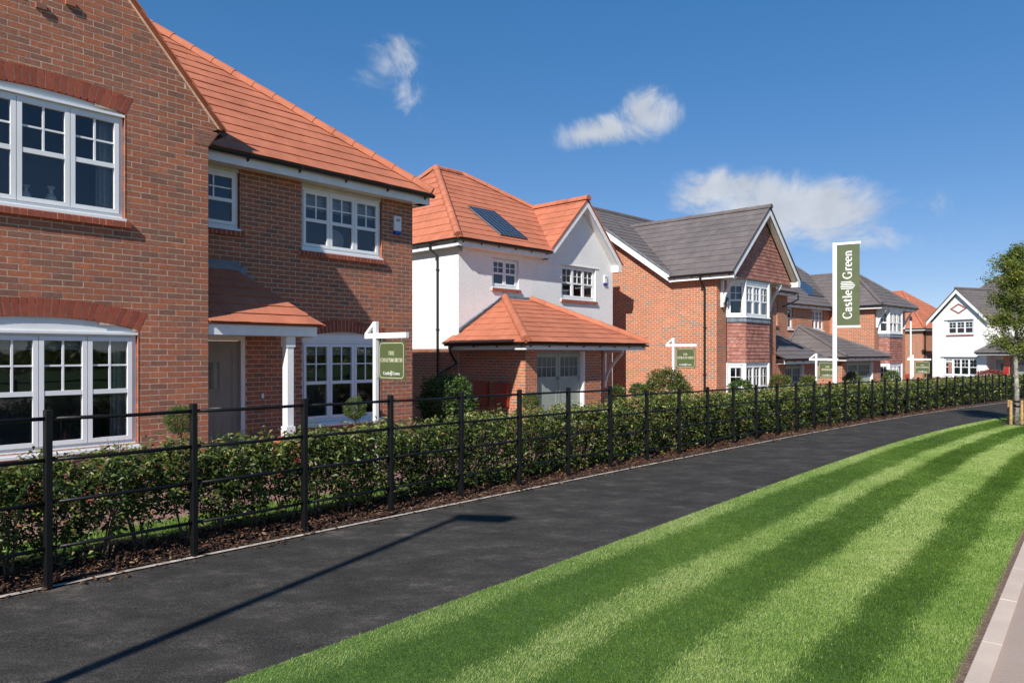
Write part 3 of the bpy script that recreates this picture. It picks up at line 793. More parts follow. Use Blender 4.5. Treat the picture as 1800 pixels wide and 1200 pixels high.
# verge: mortar line and tile edges
for sgn in (1, -1):
    m = MB(); a = Vector(g.P(-2.03+sgn*2.21, 0, 4.655)); b = Vector(g.P(-2.03, 0, AP)); m.prism([tuple(a), tuple(b), tuple(b+Vector((0, 0, -.045))), tuple(a+Vector((-.0394*sgn, 0, 0)))], Vector((0, -.022, 0))); H.part(m, 'verge_mortar', 'mortar_pale', wg)
rr = roof_plane(H, [(.20, -.045, 4.66), (.20, 3.5, 4.66), (-2.03, 3.5, 7.20), (-2.03, -.045, 7.20)], name='roof', gauge=.335)
rr2 = roof_plane(H, [(-4.26, 3.5, 4.66), (-4.26, -.045, 4.66), (-2.03, -.045, 7.20), (-2.03, 3.5, 7.20)], hero=False)
ridge_run(H, rr, (-2.03, -.05, 7.22), (-2.03, 3.4, 7.22))
m = MB(); m.prism([tuple(Vector((.21+.055*math.cos(math.pi*(1+k/8)), -.04, 4.615+.055*math.sin(math.pi*(1+k/8))))) for k in range(9)], Vector((0, 1.0, 0))); H.part(m, 'gable_gutter', 'black_pvc')
# gable windows
w = window(H, g, -3.13, -.94, .36, 1.775, 4, blind=.16, curtain=.22)
w2 = window(H, g, -2.86, -1.10, 3.23, 4.535, 3, curtain=((-2.83, -2.62), (-1.36, -1.13)), transom=.5)
for (h, zt) in ((hl[0], 1.775), (hl[1], 4.535)):
    m = MB(); K = 14; c = (h.u0+h.u1)/2; hw = (h.u1-h.u0)/2; pr = None; pts = []
    for k in range(K+1):
        u = h.u0+(h.u1-h.u0)*k/K; pts.append((u, h.z1+h.rise*(1-((u-c)/hw)**2)))
    poly = [g.P(h.u0, -.03, zt)]+[g.P(h.u1, -.03, zt)]+[g.P(u, -.03, z) for u, z in pts[::-1]]
    m.prism(poly, (0, .06, 0)); H.part(m, 'arch_board', 'upvc', wg, fix=True)
    slab(H, g, 'head_trim', 'upvc', h.u0, h.u1, -.03, -.002, zt-.018, zt+.012, wg)
brick_sill(H, g, -2.94, -1.03, 3.225, wg)
slab(H, g, 'window_sill', 'upvc', -3.18, -.90, -.12, .045, .30, .345, wg, .006)
# vases on the upper sill
for (u, sc) in ((-2.12, .9), (-1.86, 1.0)):
    m = MB(); q = g.P(u, -.20, 3.29); pr = [(0, .05), (.02, .062), (.10, .066), (.14, .045), (.17, .022), (.20, .022), (.235, .05), (.245, .048)]
    K = 14
    for (h0, r0), (h1, r1) in zip(pr[:-1], pr[1:]):
        for k in range(K):
            a, b = 2*math.pi*k/K, 2*math.pi*(k+1)/K
            m.face([(q[0]+r*sc*math.cos(t), q[1]+r*sc*math.sin(t), q[2]+h*sc) for r, t, h in ((r0, a, h0), (r0, b, h0), (r1, b, h1), (r1, a, h1))])
    o = m.build('vase', MAT['ceramic'], None, dz=0, smooth=True, label='white ceramic %s vase standing inside the upper gable window of the nearest house' % ('left hourglass' if sc < 1 else 'right, taller hourglass'), cat='vase', group='vases in the upper window')
    o.matrix_world = Matrix.Translation(H.o)@Matrix.Rotation(H.root.rotation_euler.z, 4, 'Z')
# recessed wall
hr = [Hole(.30, 1.12, 3.50, 4.52), Hole(2.26, 4.02, 3.32, 4.52), Hole(.20, 1.22, -.30, 1.80), Hole(2.27, 4.0, .28, 1.78, .13, .215)]
hr[0].ring = 0; 
wr = brick_wall(H, r, lambda z: (0, 4.79), -.9, 4.56, hr, u_anchor=.115)
e = Pl(H, (4.79, 1.21), (0, 1)); brick_wall(H, e, lambda z: (0, 8), -.9, 4.56, (), hero=False)
lw = Pl(H, (-4.06, 9), (0, -1)); brick_wall(H, lw, lambda z: (0, 9), -.9, 4.56, (), hero=False)
sw = Pl(H, (0, 0), (0, 1)); brick_wall(H, sw, lambda z: (0, 1.21), -.9, 4.6, (), hero=False)
window(H, r, .31, 1.11, 3.52, 4.43, 1, rows=2, wall=wr)
window(H, r, 2.27, 4.01, 3.34, 4.42, 3, blind=.30, wall=wr)
window(H, r, 2.28, 3.99, .30, 1.74, 3, blind=.2, wall=wr)
slab(H, r, 'window_head', 'cream', .30, 1.12, -.1, -.02, 4.43, 4.54, wr); slab(H, r, 'window_head', 'cream', 2.26, 4.02, -.1, -.02, 4.42, 4.54, wr)
h = hr[3]; m = MB(); c = (h.u0+h.u1)/2; hw = (h.u1-h.u0)/2
poly = [r.P(h.u0, -.03, 1.74), r.P(h.u1, -.03, 1.74)]+[r.P(h.u0+(h.u1-h.u0)*k/12, -.03, h.z1+h.rise*(1-((h.u0+(h.u1-h.u0)*k/12-c)/hw)**2)) for k in range(12, -1, -1)]
m.prism(poly, (0, .06, 0)); H.part(m, 'arch_board', 'upvc', wr, fix=True)
brick_sill(H, r, .24, 1.18, 3.515, wr); brick_sill(H, r, 2.20, 4.08, 3.335, wr)
slab(H, r, 'window_sill', 'upvc', 2.22, 4.05, -.1, .06, .225, .27, wr, .006)
# round mirror/plate showing in upper right window
m = MB(); q = r.P(3.2, -.35, 3.62); K = 20
m.face([(q[0]+.20*math.cos(2*math.pi*k/K), q[1], q[2]+.20*math.sin(2*math.pi*k/K)) for k in range(K)]); H.part(m, 'mirror_disc', 'fabric')
alarm_box(H, r, 4.38, 4.03)
slab(H, r, 'doorbell', 'white_paint', 1.49, 1.53, .012, .03, .78, .86, wr)
# front door
m = MB(); r.box(m, .28, 1.14, -.10, -.06, -.28, 1.72); door = H.part(m, 'front_door', 'door_taupe')
m = MB()
for (a, b, c, d) in ((.28, .40, -.28, 1.72), (1.02, 1.14, -.28, 1.72), (.40, 1.02, 1.60, 1.72), (.40, 1.02, -.28, -.08), (.40, 1.02, .50, .60)): r.box(m, a, b, -.06, -.052, c, d)
H.part(m, 'door_rails', 'door_taupe', door)
for k in range(4): slab(H, r, 'door_plank', 'door_taupe', .41+k*.152, .41+k*.152+.146, -.06, -.055, -.08, .50, door)
slab(H, r, 'door_window_frame', 'door_taupe', .58, .84, -.06, -.040, .92, 1.42, door); slab(H, r, 'door_window', 'door_glass', .62, .80, -.0395, -.036, .96, 1.38, door)
slab(H, r, 'letter_slot', 'chrome', .58, .84, -.052, -.044, .62, .67, door)
m = MB(); r.box(m, .20, .275, -.11, .0, -.30, 1.80); r.box(m, 1.145, 1.22, -.11, .0, -.30, 1.80); r.box(m, .275, 1.145, -.11, .0, 1.725, 1.80); H.part(m, 'door_frame', 'white_paint', door)
# porch canopy
cp = roof_plane(H, [(0.0, .0, 1.955), (1.86, .0, 1.955), (1.06, 1.20, 2.82), (0.0, 1.20, 2.82)], gauge=.242, tw=.2, name='porch_roof', over=.03, gap=.034, thick=.016)
roof_plane(H, [(1.86, .0, 1.955), (1.86, 1.20, 1.955), (1.06, 1.20, 2.82)], gauge=.242, tw=.2, parent=cp, over=.03, under=True, gap=.034, thick=.016)
m = MB()
m.box(.0, 1.78, .03, .055, 1.785, 1.945); m.box(1.755, 1.78, .056, 1.2, 1.785, 1.945); H.part(m, 'porch_beam', 'white_paint', fix=False)
m = MB(); m.box(.012, 1.754, .056, 1.195, 1.80, 1.83); H.part(m, 'porch_ceiling', 'white_paint')
m = MB(); m.box(0.012, 1.10, 1.175, 1.197, 2.80, 3.0); m.hexa([(0.012, 1.10, 2.765), (1.12, 1.10, 2.765), (1.12, 1.196, 2.83), (.012, 1.196, 2.83), (0.012, 1.10, 2.785), (1.12, 1.10, 2.785), (1.12, 1.19, 2.86), (.012, 1.19, 2.86)]); fl = H.part(m, 'lead_flashing', 'lead')
for k in range(5):
    m = MB(); x = 1.10+k*.13; m.box(x, x+.125, 1.182, 1.197, 2.70-k*.135, 2.93-k*.14); H.part(m, 'flashing_step', 'lead', fl)
m = MB(); m.box(1.28, 1.41, .09, .22, .25, 1.784); post = H.part(m, 'porch_post', 'white_paint'); bevel(post, .012)
for (z0, z1, q) in ((.25, .40, .012), (1.62, 1.784, .012)):
    m = MB(); m.box(1.28-q, 1.41+q, .09-q, .22+q, z0, z1-.001); H.part(m, 'post_block', 'white_paint', post)
m = MB(); m.box(1.18, 1.51, -.01, .32, -.6, .16); pb = H.part(m, 'post_plinth', 'brick_soldier', post)
m = MB(); m.hexa([(1.18, -.01, .16), (1.51, -.01, .16), (1.51, .32, .16), (1.18, .32, .16), (1.25, .06, .25), (1.44, .06, .25), (1.44, .25, .25), (1.25, .25, .25)]); H.part(m, 'plinth_cap', 'brick_soldier', post)
# main roof
mr_ = roof_plane(H, [(-4.3, .90, 4.68), (5.04, .90, 4.68), (.94, 5.0, 8.04), (-4.3, 5.0, 8.04)], name='roof')
mr2 = roof_plane(H, [(5.04, .90, 4.68), (5.04, 9.1, 4.68), (.94, 5.0, 8.04)], hero=False)
ridge_run(H, mr_, (5.03, .90, 4.72), (.94, 5.0, 8.08)); ridge_run(H, mr2, (5.0, 9.1, 4.72), (.94, 5.0, 8.08)); ridge_run(H, mr_, (-4.3, 5, 8.06), (.94, 5.0, 8.06))
eaves(H, (.0, .94), (5.01, .94), (0, -1), 4.475, soff=.26, fh=.195, brk=.85, smat='cream')
eaves(H, (5.01, .945), (5.01, 9.0), (1, 0), 4.475, soff=.22, fh=.195, gut=False)
brick_pieces(H); tile_pieces(H)

# ================================================================ house 2 : white render over brick, garage under a hipped canopy roof
H = House('rendered_house', 923.3, 18.3, 43.8, -.5, 'white rendered house with red tiled roof, solar panel and brick garage in front', 'house')
f = Pl(H, (0, 2.5), (1, 0)); gf = Pl(H, (0, 0), (1, 0)); ls = Pl(H, (0, 10), (0, -1))
hw_ = [Hole(1.29, 2.42, 3.44, 4.31), Hole(4.42, 6.22, 3.28, 4.37)]
def of(z):
    if z < 4.55: return (0, 7.2)
    k = 1.86-(z-4.55)*.96; return (5.4-k, 5.4+k*1.0)
def of2(z):
    if z < 4.55: return (-.018, 7.2)
    k = max(.01, (6.47-z)*.97); return (5.42-k, min(7.2, 5.42+k))
wm = plain_wall(H, f, [-1.2, 1.65, 4.55, 4.63, 6.46], of2, hw_)
window(H, f, 1.30, 2.41, 3.46, 4.30, 2, setback=.07); window(H, f, 4.43, 6.21, 3.30, 4.36, 3, setback=.07, curtain=.2)
brick_sill(H, f, 1.24, 2.48, 3.45, wm); brick_sill(H, f, 4.36, 6.28, 3.29, wm)
slab(H, f, 'bellcast_bead', 'white_paint', 4.30, 6.38, 0, .022, 4.385, 4.405, wm)
alarm_box(H, f, 6.74, 4.05, .9)
slab(H, f, 'security_lamp', 'white_paint', 4.24, 4.32, 0, .09, 3.94, 4.02, wm)
wu = plain_wall(H, ls, [1.65, 4.52], lambda z: (0, 7.5), (), w=.018)
brick_wall(H, ls, lambda z: (0, 10) if z < 1.62 else (0, 7.5), -1.2, 1.65, (), mat='brick_orange', u_anchor=-.01)
gh = [Hole(.43, 2.38, -1.2, 1.585)]
brick_wall(H, gf, lambda z: (0, 3.17), -1.2, 1.62, gh, mat='brick_orange', u_anchor=.11)
brick_wall(H, Pl(H, (3.17, 0), (0, 1)), lambda z: (0, 1.2), -1.2, 1.62, (), mat='brick_orange', hero=False)
brick_wall(H, Pl(H, (3.17, 1.2), (1, 0)), lambda z: (0, 2.2), -1.2, 1.62, (), mat='brick_orange')
brick_wall(H, Pl(H, (5.37, 1.2), (0, 1)), lambda z: (0, 1.3), -1.2, 1.62, (), mat='brick_orange', hero=False)
plain_wall(H, Pl(H, (7.2, 2.5), (0, 1)), [-1.2, 4.52], lambda z: (0, 7), ())
garage_door(H, gf, .44, 2.37, -.5, 1.585)
slab(H, gf, 'door_head', 'cream', .43, 2.38, -.1, -.005, 1.59, 1.625)
for (a, b) in ((8.17, 8.70), (8.95, 9.45)):
    m = MB(); ls.box(m, a, b, .012, .09, .14, .74); ls.box(m, a-.015, b+.015, .012, .11, .74, .765); o = H.part(m, 'meter_box', 'meter_red')
    m = MB(); ls.box(m, a+.03, b-.03, .09, .095, .18, .70); H.part(m, 'meter_door', 'meter_red', o)
# roofs
ra = roof_plane(H, [(-.32, 2.18, 4.68), (3.58, 2.18, 4.68), (5.42, 4.62, 6.55), (3.3, 6.02, 7.63), (2.14, 6.02, 7.63)], name='roof')
rb = roof_plane(H, [(-.32, 9.84, 4.68), (-.32, 2.18, 4.68), (2.14, 6.02, 7.63)], name='roof')
roof_plane(H, [(7.45, 2.9, 4.68), (7.45, 9.8, 4.68), (3.3, 6.02, 7.6)], hero=False)
rc = roof_plane(H, [(3.46, 5.5, 4.60), (3.46, 2.2, 4.60), (5.42, 2.2, 6.56), (5.42, 5.5, 6.56)], name='gable_roof')
rd = roof_plane(H, [(7.38, 2.2, 4.60), (7.38, 5.5, 4.60), (5.42, 5.5, 6.56), (5.42, 2.2, 6.56)], hero=False)
ridge_run(H, rb, (-.30, 2.2, 4.73), (2.14, 6.02, 7.69)); ridge_run(H, rb, (-.30, 9.8, 4.73), (2.14, 6.02, 7.69)); ridge_run(H, ra, (2.14, 6.02, 7.66), (3.3, 6.02, 7.66))
ridge_run(H, ra, (5.42, 4.62, 6.6), (3.3, 6.02, 7.67)); ridge_run(H, rc, (5.42, 2.16, 6.6), (5.42, 4.7, 6.6), r=.12)
eaves(H, (-.27, 2.22), (3.50, 2.22), (0, -1), 4.46, soff=.28, fh=.2, brk=.7, smat='white_paint')
eaves(H, (-.27, 9.8), (-.27, 2.225), (-1, 0), 4.46, soff=.26, fh=.2, smat='white_paint')
verge_board(H, (3.50, 2.235, 4.60), (5.42, 2.235, 6.53), (0, -1), h=.21); verge_board(H, (7.34, 2.235, 4.60), (5.42, 2.235, 6.53), (0, -1), h=.21)
for (p, q) in (((3.44, 2.2, 4.64), (5.42, 2.2, 6.62)), ((7.40, 2.2, 4.64), (5.42, 2.2, 6.62))):
    m = MB(); p, q = Vector(p), Vector(q); m.prism([tuple(p), tuple(q), tuple(q+Vector((0, 0, -.055))), tuple(p+Vector((0, 0, -.055)))], Vector((0, .04, 0))); H.part(m, 'verge_tiles', 'tile_red', rc)
m = MB(); m.box(3.50, 7.30, 2.255, 2.49, 4.52, 4.54) ; 
for (p, q) in (((3.50, 4.60), (5.42, 6.53)), ((7.34, 4.60), (5.42, 6.53))):
    m = MB(); m.prism([(p[0], 2.257, p[1]-.19), (q[0], 2.257, q[1]-.19), (q[0], 2.49, q[1]-.19), (p[0], 2.49, p[1]-.19)], (0, 0, .012)); H.part(m, 'verge_soffit', 'white_paint')
m = MB(); m.box(7.16, 7.36, 2.23, 2.7, 4.34, 4.56); H.part(m, 'box_end', 'white_paint')
downpipe(H, [(-.335, 3.35, 4.58), (-.335, 3.35, 4.46), (-.06, 3.35, 4.28), (-.06, 3.35, -1.0)], clips=((-.04, 3.35, 3.9), (-.04, 3.35, 2.2), (-.04, 3.35, .6)))
m = MB(); m.box(.02, .09, 2.40, 2.50, 4.36, 4.46); m.box(-.02, .12, 2.33, 2.41, 4.33, 4.39); H.part(m, 'security_camera', 'white_paint')
# garage roof
ga = roof_plane(H, [(-.40, -.40, 1.80), (4.95, -.40, 1.80), (2.88, 2.48, 3.12), (1.76, 2.48, 3.12)], name='garage_roof')
gb = roof_plane(H, [(-.40, 2.8, 1.80), (-.40, -.40, 1.80), (1.76, 2.48, 3.12), (1.65, 2.48, 3.12)], name='garage_roof')
gc = roof_plane(H, [(4.95, -.40, 1.80), (4.95, 2.48, 1.80), (2.88, 2.48, 3.12)], name='garage_roof')
ridge_run(H, ga, (-.38, -.38, 1.86), (1.76, 2.44, 3.17)); ridge_run(H, ga, (4.93, -.38, 1.86), (2.88, 2.44, 3.17))
m = MB(); m.box(1.7, 2.95, 2.42, 2.495, 3.12, 3.22); m.hexa([(-.02, 2.44, 2.10), (.10, 2.44, 2.02), (.10, 2.495, 2.02), (-.02, 2.495, 2.10), (-.02, 2.44, 2.22), (1.72, 2.44, 3.22), (1.72, 2.495, 3.22), (-.02, 2.495, 2.22)])
m.prism([(-.02, 2.44, 2.03), (-.02, 2.44, 2.16), (1.72, 2.44, 3.24), (1.72, 2.44, 3.10)], (0, .055, 0)); H.part(m, 'lead_flashing', 'lead')
eaves(H, (-.36, -.355), (4.90, -.355), (0, -1), 1.615, soff=.34, fh=.17, brk=.75, smat='white_paint')
eaves(H, (-.36, 2.55), (-.36, -.36), (-1, 0), 1.615, soff=.34, fh=.17, brk=.8, smat='white_paint')
eaves(H, (4.90, -.36), (4.90, 2.4), (1, 0), 1.615, soff=.30, fh=.17, brk=.8, smat='white_paint')
m = MB(); m.box(3.2, 4.88, -.33, 2.45, 1.625, 1.64); H.part(m, 'canopy_ceiling', 'white_paint')
downpipe(H, [(-.42, 2.4, 1.70), (-.42, 2.4, 1.55), (-.10, 2.5, 1.25), (-.06, 3.3, .95)], r=.032, name='swan_neck_pipe')
bracket(H, (4.9, 1.19), (0, -1), 1.62, 1.15, .75)
# solar panel
P0 = lambda s, d: Vector((s, d, 4.68+.773*(d-2.18)))+Vector((0, -.61, .79))*.10
m = MB(); q = [P0(1.52, 2.55), P0(2.68, 2.55), P0(2.55, 3.80), P0(1.40, 3.80)]
q = [P0(1.62, 2.52), P0(2.78, 2.52), P0(2.62, 3.80), P0(1.46, 3.80)]
m.prism([tuple(x-Vector((0, -.61, .79))*.035) for x in q], Vector((0, -.61, .79))*.03); pvf = H.part(m, 'solar_panel', 'panel_frame')
def bil(q, a, b): return (q[0]*(1-a)+q[1]*a)*(1-b)+(q[3]*(1-a)+q[2]*a)*b
for i in range(6):
    for j in range(10):
        m = MB(); e_ = .020; m.face([tuple(bil(q, (i+e_*4)/6, (j+e_*4)/10)), tuple(bil(q, (i+1-e_*4)/6, (j+e_*4)/10)), tuple(bil(q, (i+1-e_*4)/6, (j+1-e_*4)/10)), tuple(bil(q, (i+e_*4)/6, (j+1-e_*4)/10))]); H.part(m, 'solar_cell', 'pv', pvf)
brick_pieces(H); tile_pieces(H)

# ================================================================ bays shared by the two dark-roofed houses
def bay(H, s0, s1, cant, dep, zg0, zg1, zt0, zt1, zu0, zu1, zsoff, hero=True):
    A, B, C, D = (s0, 0), (s0+cant, -dep), (s1-cant, -dep), (s1, 0)
    for i, (p, q, n) in enumerate(((A, B, 1), (B, C, 3), (C, D, 1))):
        pl = Pl(H, p, (q[0]-p[0], q[1]-p[1])); Lh = math.hypot(q[0]-p[0], q[1]-p[1])
        window(H, pl, .03, Lh-.03, zg0, zg1, n, setback=.02, blind=.15 if n == 1 else 0, roomd=.3, curtain=.06 if n == 3 else False, sill='board')
        window(H, pl, .03, Lh-.03, zu0, zu1, n, setback=.02, blind=0, roomd=.3, curtain=.07 if n == 3 else False, sill=None)
        slab(H, pl, 'bay_panel', 'brick_orange', 0, Lh, -.06, 0, zg0-1.0, zg0-.04)
        slab(H, pl, 'bay_head', 'upvc', 0, Lh, -.05, .0, zg1+.001, zt0); slab(H, pl, 'bay_head', 'upvc', 0, Lh, -.05, .0, zu1+.001, zsoff)
        slab(H, pl, 'bay_sill', 'upvc', -.03, Lh+.03, -.06, .07, zu0-.045, zu0-.001)
        m = MB(); P = pl.P; m.hexa([P(-.02, .075, zt1-.06), P(Lh+.02, .075, zt1-.06), P(Lh, 0, zt1-.06), P(0, 0, zt1-.06), P(-.0, .03, zu0-.05), P(Lh, .03, zu0-.05), P(Lh, 0, zu0-.05), P(0, 0, zu0-.05)]); H.part(m, 'lead_apron', 'lead')
        hang(H, pl, 0, Lh, zt0, zt1, scal=(5, 6), hero=hero)
    for (x, y) in (A, B, C, D):
        m = MB(); m.box(x-.035, x+.035, y-.035, y+.035, zg0-.05, zg1+.05); H.part(m, 'bay_post', 'upvc')
        m = MB(); m.box(x-.035, x+.035, y-.035, y+.035, zu0-.03, zsoff); H.part(m, 'bay_post', 'upvc')
def hang(H, pl, u0, u1, z0, z1, scal=(), hero=True, poly=None, gauge=.125, tw=.165):
    """tile hanging: rows of plain tiles, some rows with club ends, all real"""
    m = MB()
    back = poly or [(u0, z0), (u1, z0), (u1, z1), (u0, z1)]
    m.face([pl.P(u, .006, z) for u, z in back], .1); w = H.part(m, 'tile_hanging', 'tile_hung')
    hs = []
    for i in range(len(back)):
        p, q = back[i], back[(i+1) % len(back)]; dx, dy = q[0]-p[0], q[1]-p[1]; l = math.hypot(dx, dy); a, b = dy/l, -dx/l; hs.append((a, b, a*p[0]+b*p[1]))
    t = MB(); r = 0; z = z0; pieces = []
    ua, ub = min(x for x, y in back), max(x for x, y in back); zt = max(y for x, y in back)
    while z < zt-.02:
        u = ua+(-tw/2 if r % 2 else 0)
        while u < ub:
            g_ = gauge+.03
            if callable(scal) and scal(r) or (not callable(scal) and r in scal): c = [(u+.002, z+.055), (u+tw*.18, z+.018), (u+tw*.5, z), (u+tw*.82, z+.018), (u+tw-.002, z+.055), (u+tw-.002, z+g_), (u+.002, z+g_)]
            else: c = [(u+.002, z), (u+tw-.002, z), (u+tw-.002, z+g_), (u+.002, z+g_)]
            for hh in hs:
                c = clip(c, *hh)
                if len(c) < 3: break
            if len(c) >= 3:
                tn = random.random(); j = random.uniform(0, .004)
                fr = [pl.P(x, .040+j-(y-z)/g_*.022, y) for x, y in c]; bk = [pl.P(x, .020+j-(y-z)/g_*.012, y) for x, y in c]
                mm = MB(); mm.v = fr+bk; n = len(c); mm.f = [tuple(range(n))]+[(k, n+k, n+(k+1) % n, (k+1) % n) for k in range(n)]; mm.t = [tn]*(n+1)
                pieces.append((mm, pl.P(u+tw/2, 0, z)))
            u += tw
        z += gauge; r += 1
    H.hung = getattr(H, 'hung', []); H.hung.append((w, pieces))
def hung_pieces(H, limit=300):
    al = []
    for wi, (w, ps) in enumerate(H.hung):
        for pi_, (mm, c) in enumerate(ps):
            ww = H.w(c)
            if visible(ww): al.append(((ww-CAMP).length, wi, pi_))
    al.sort(); ch = set((a, b) for _, a, b in al[:limit])
    for wi, (w, ps) in enumerate(H.hung):
        rest = MB()
        for pi_, (mm, c) in enumerate(ps):
            if (wi, pi_) in ch: H.part(mm, 'hung_tile', 'tile_hung', w)
            else:
                i = len(rest.v); rest.v += mm.v; rest.f += [tuple(i+a for a in f_) for f_ in mm.f]; rest.t += mm.t
        if rest.f: H.part(rest, 'hung_tiling', 'tile_hung', w, kind='stuff')
# ================================================================ house 3 : orange brick, dark roof, tile-hung gable over a bay
H = House('gabled_house', 1260, 24.3, 44.0, -.85, 'orange brick house with dark grey roof and tile-hung gable over a two-storey bay window', 'house')
sp = Pl(H, (0, 10.4), (0, -1)); ff = Pl(H, (0, 0), (1, 0)); fb = Pl(H, (4.6, 1.9), (1, 0))
def o3(z):
    if z < 4.12: return (0, 10.4)
    k = (z-4.12)/.68; return (k, 10.4-1.75-k)
w3 = brick_wall(H, sp, o3, -1.6, 6.95, (), mat='brick_orange', mortar='mortar_pale')
brick_wall(H, ff, lambda z: (0, .66), -1.6, 4.06, (), mat='brick_orange', mortar='mortar_pale'); brick_wall(H, ff, lambda z: (3.44, 4.6), -1.6, 4.06, (), mat='brick_orange', mortar='mortar_pale')
brick_wall(H, Pl(H, (4.6, 0), (0, 1)), lambda z: (0, 1.9), -1.6, 4.06, (), mat='brick_orange', hero=False)
brick_wall(H, fb, lambda z: (0, 5.5), -1.6, 4.15, [Hole(3.75, 4.45, 2.78, 3.86)], mat='brick_orange', mortar='mortar_pale')
window(H, fb, 3.76, 4.44, 2.8, 3.85, 1); brick_sill(H, fb, 3.7, 4.5, 2.79, w3)
brick_wall(H, Pl(H, (10.1, 1.9), (0, 1)), lambda z: (0, 8.5), -1.6, 4.15, (), mat='brick_orange', hero=False)
bay(H, .70, 3.42, .45, .45, -.35, 1.13, 1.22, 2.66, 2.80, 3.93, 4.05)
# jettied tile-hung gable
jf = Pl(H, (0, -.48), (1, 0))
hang(H, jf, 0, 0, 4.10, 6.4, scal=lambda r: r % 3 != 0, poly=[(.02, 4.10), (4.83, 4.10), (2.42, 6.34)])
m = MB(); m.box(-.26, 4.95, -.47, -.001, 4.07, 4.10); H.part(m, 'jetty_soffit', 'cream')
m = MB()
for k in range(3):
    x = 1.4+k*.65; pts = [(x+.05*math.cos(t*math.pi/5), -.25+.05*math.sin(t*math.pi/5), 4.055) for t in range(10)]; m.prism(pts, (0, 0, .014))
H.part(m, 'soffit_vents', 'cream')
bracket(H, (.30, 0), (0, -1), 4.07, .98, .5); bracket(H, (3.95, 0), (0, -1), 4.07, .98, .5)
ca = roof_plane(H, [(-.34, 1.56, 4.20), (-.34, -.78, 4.20), (2.42, -.78, 6.66), (2.42, 5.05, 6.66)], mat='tile_dark', name='gable_roof')
roof_plane(H, [(5.06, -.78, 4.27), (5.06, 5.0, 4.27), (2.42, 5.05, 6.66), (2.42, -.78, 6.66)], mat='tile_dark', hero=False)
cb = roof_plane(H, [(-.31, 1.56, 4.27), (10.4, 1.56, 4.27), (10.4, 6.1, 7.36), (-.31, 6.1, 7.36)], mat='tile_dark', name='roof')
roof_plane(H, [(10.4, 10.64, 4.27), (-.22, 10.64, 4.27), (-.22, 6.1, 7.36), (10.4, 6.1, 7.36)], mat='tile_dark', hero=False)
ridge_run(H, ca, (2.42, -.82, 6.68), (2.42, 5.1, 6.68), mat='tile_dark'); ridge_run(H, cb, (-.22, 6.1, 7.38), (10.4, 6.1, 7.38), mat='tile_dark')
verge_board(H, (-.31, -.745, 4.20), (2.42, -.745, 6.62), (0, -1), h=.22); verge_board(H, (5.03, -.745, 4.27), (2.42, -.745, 6.62), (0, -1), h=.22)
for (p, q) in (((-.36, -.78, 4.27), (2.42, -.78, 6.73)), ((5.08, -.78, 4.34), (2.42, -.78, 6.73))):
    m = MB(); p, q = Vector(p), Vector(q); m.prism([tuple(p), tuple(q), tuple(q+Vector((0, 0, -.07))), tuple(p+Vector((0, 0, -.07)))], Vector((0, .05, 0))); H.part(m, 'verge_tiles', 'tile_dark', ca)
for (p, q) in (((-.12, 4.20), (2.42, 6.55)), ((4.96, 4.20), (2.42, 6.55))):
    m = MB(); m.prism([(p[0], -.723, p[1]-.13), (q[0], -.723, q[1]-.13), (q[0], -.53, q[1]-.13), (p[0], -.53, p[1]-.13)], (0, 0, .012)); H.part(m, 'verge_soffit', 'cream')
m = MB(); m.box(4.83, 5.02, -.755, -.3, 4.02, 4.24); H.part(m, 'box_end', 'white_paint')
m = MB(); m.prism([(-.29, 1.60, 4.22), (-.29, 6.1, 7.30), (-.29, 6.1, 7.05), (-.29, 1.60, 3.98)], (.02, 0, 0)); H.part(m, 'bargeboard', 'white_paint', fix=True)
m = MB(); m.prism([(-.33, 1.60, 4.32), (-.33, 6.1, 7.40), (-.33, 6.1, 7.32), (-.33, 1.60, 4.24)], (.04, 0, 0)); H.part(m, 'dry_verge', 'lead', fix=True)
m = MB(); m.prism([(-.27, 1.60, 4.05), (-.27, 6.1, 7.10), (-.01, 6.1, 7.10), (-.01, 1.60, 4.05)], (0, 0, .015)); H.part(m, 'verge_soffit', 'white_paint')
eaves(H, (-.29, 1.62), (-.29, -.74), (-1, 0), 4.01, soff=.28, fh=.18, brk=.7, smat='white_paint')
eaves(H, (5.0, 1.6), (10.3, 1.6), (0, -1), 4.10, soff=.3, fh=.16, brk=.8, smat='white_paint')
downpipe(H, [(-.355, .42, 4.12), (-.355, .42, 3.98), (-.06, .42, 3.72), (-.06, .42, -1.4)], r=.04, clips=((-.05, .42, 2.4), (-.05, .42, .8)))
downpipe(H, [(10.2, 1.45, 4.16), (10.2, 1.45, 3.95), (9.4, 1.8, 3.6)], r=.035, name='swan_neck_pipe')
slab(H, Pl(H, (0, 0), (1, 0)), 'lantern', 'lead', .55, .63, .0, .12, 3.2, 3.42)
# its garage
gw = Pl(H, (4.6, 0), (1, 0))
brick_wall(H, gw, lambda z: (0.02, 4.0), -1.6, 1.12, [Hole(.85, 2.60, -1.6, 1.08)], mat='brick_orange', mortar='mortar_pale')
garage_door(H, gw, .86, 2.59, -.95, 1.075); brick_wall(H, Pl(H, (8.6, 0), (0, 1)), lambda z: (0, 1.9), -1.6, 1.12, (), mat='brick_orange', hero=False)
gr = roof_plane(H, [(4.62, -.36, 1.30), (8.9, -.36, 1.30), (8.5, 1.88, 2.45), (4.62, 1.88, 2.45)], mat='tile_dark', name='garage_roof')
roof_plane(H, [(8.9, -.36, 1.30), (8.9, 1.88, 1.30), (8.5, 1.88, 2.45)], mat='tile_dark', hero=False)
m = MB(); m.hexa([(4.62, 1.70, 2.40), (8.5, 1.70, 2.40), (8.5, 1.89, 2.50), (4.62, 1.89, 2.50), (4.62, 1.70, 2.44), (8.5, 1.70, 2.44), (8.5, 1.89, 2.60), (4.62, 1.89, 2.60)]); H.part(m, 'lead_flashing', 'lead')
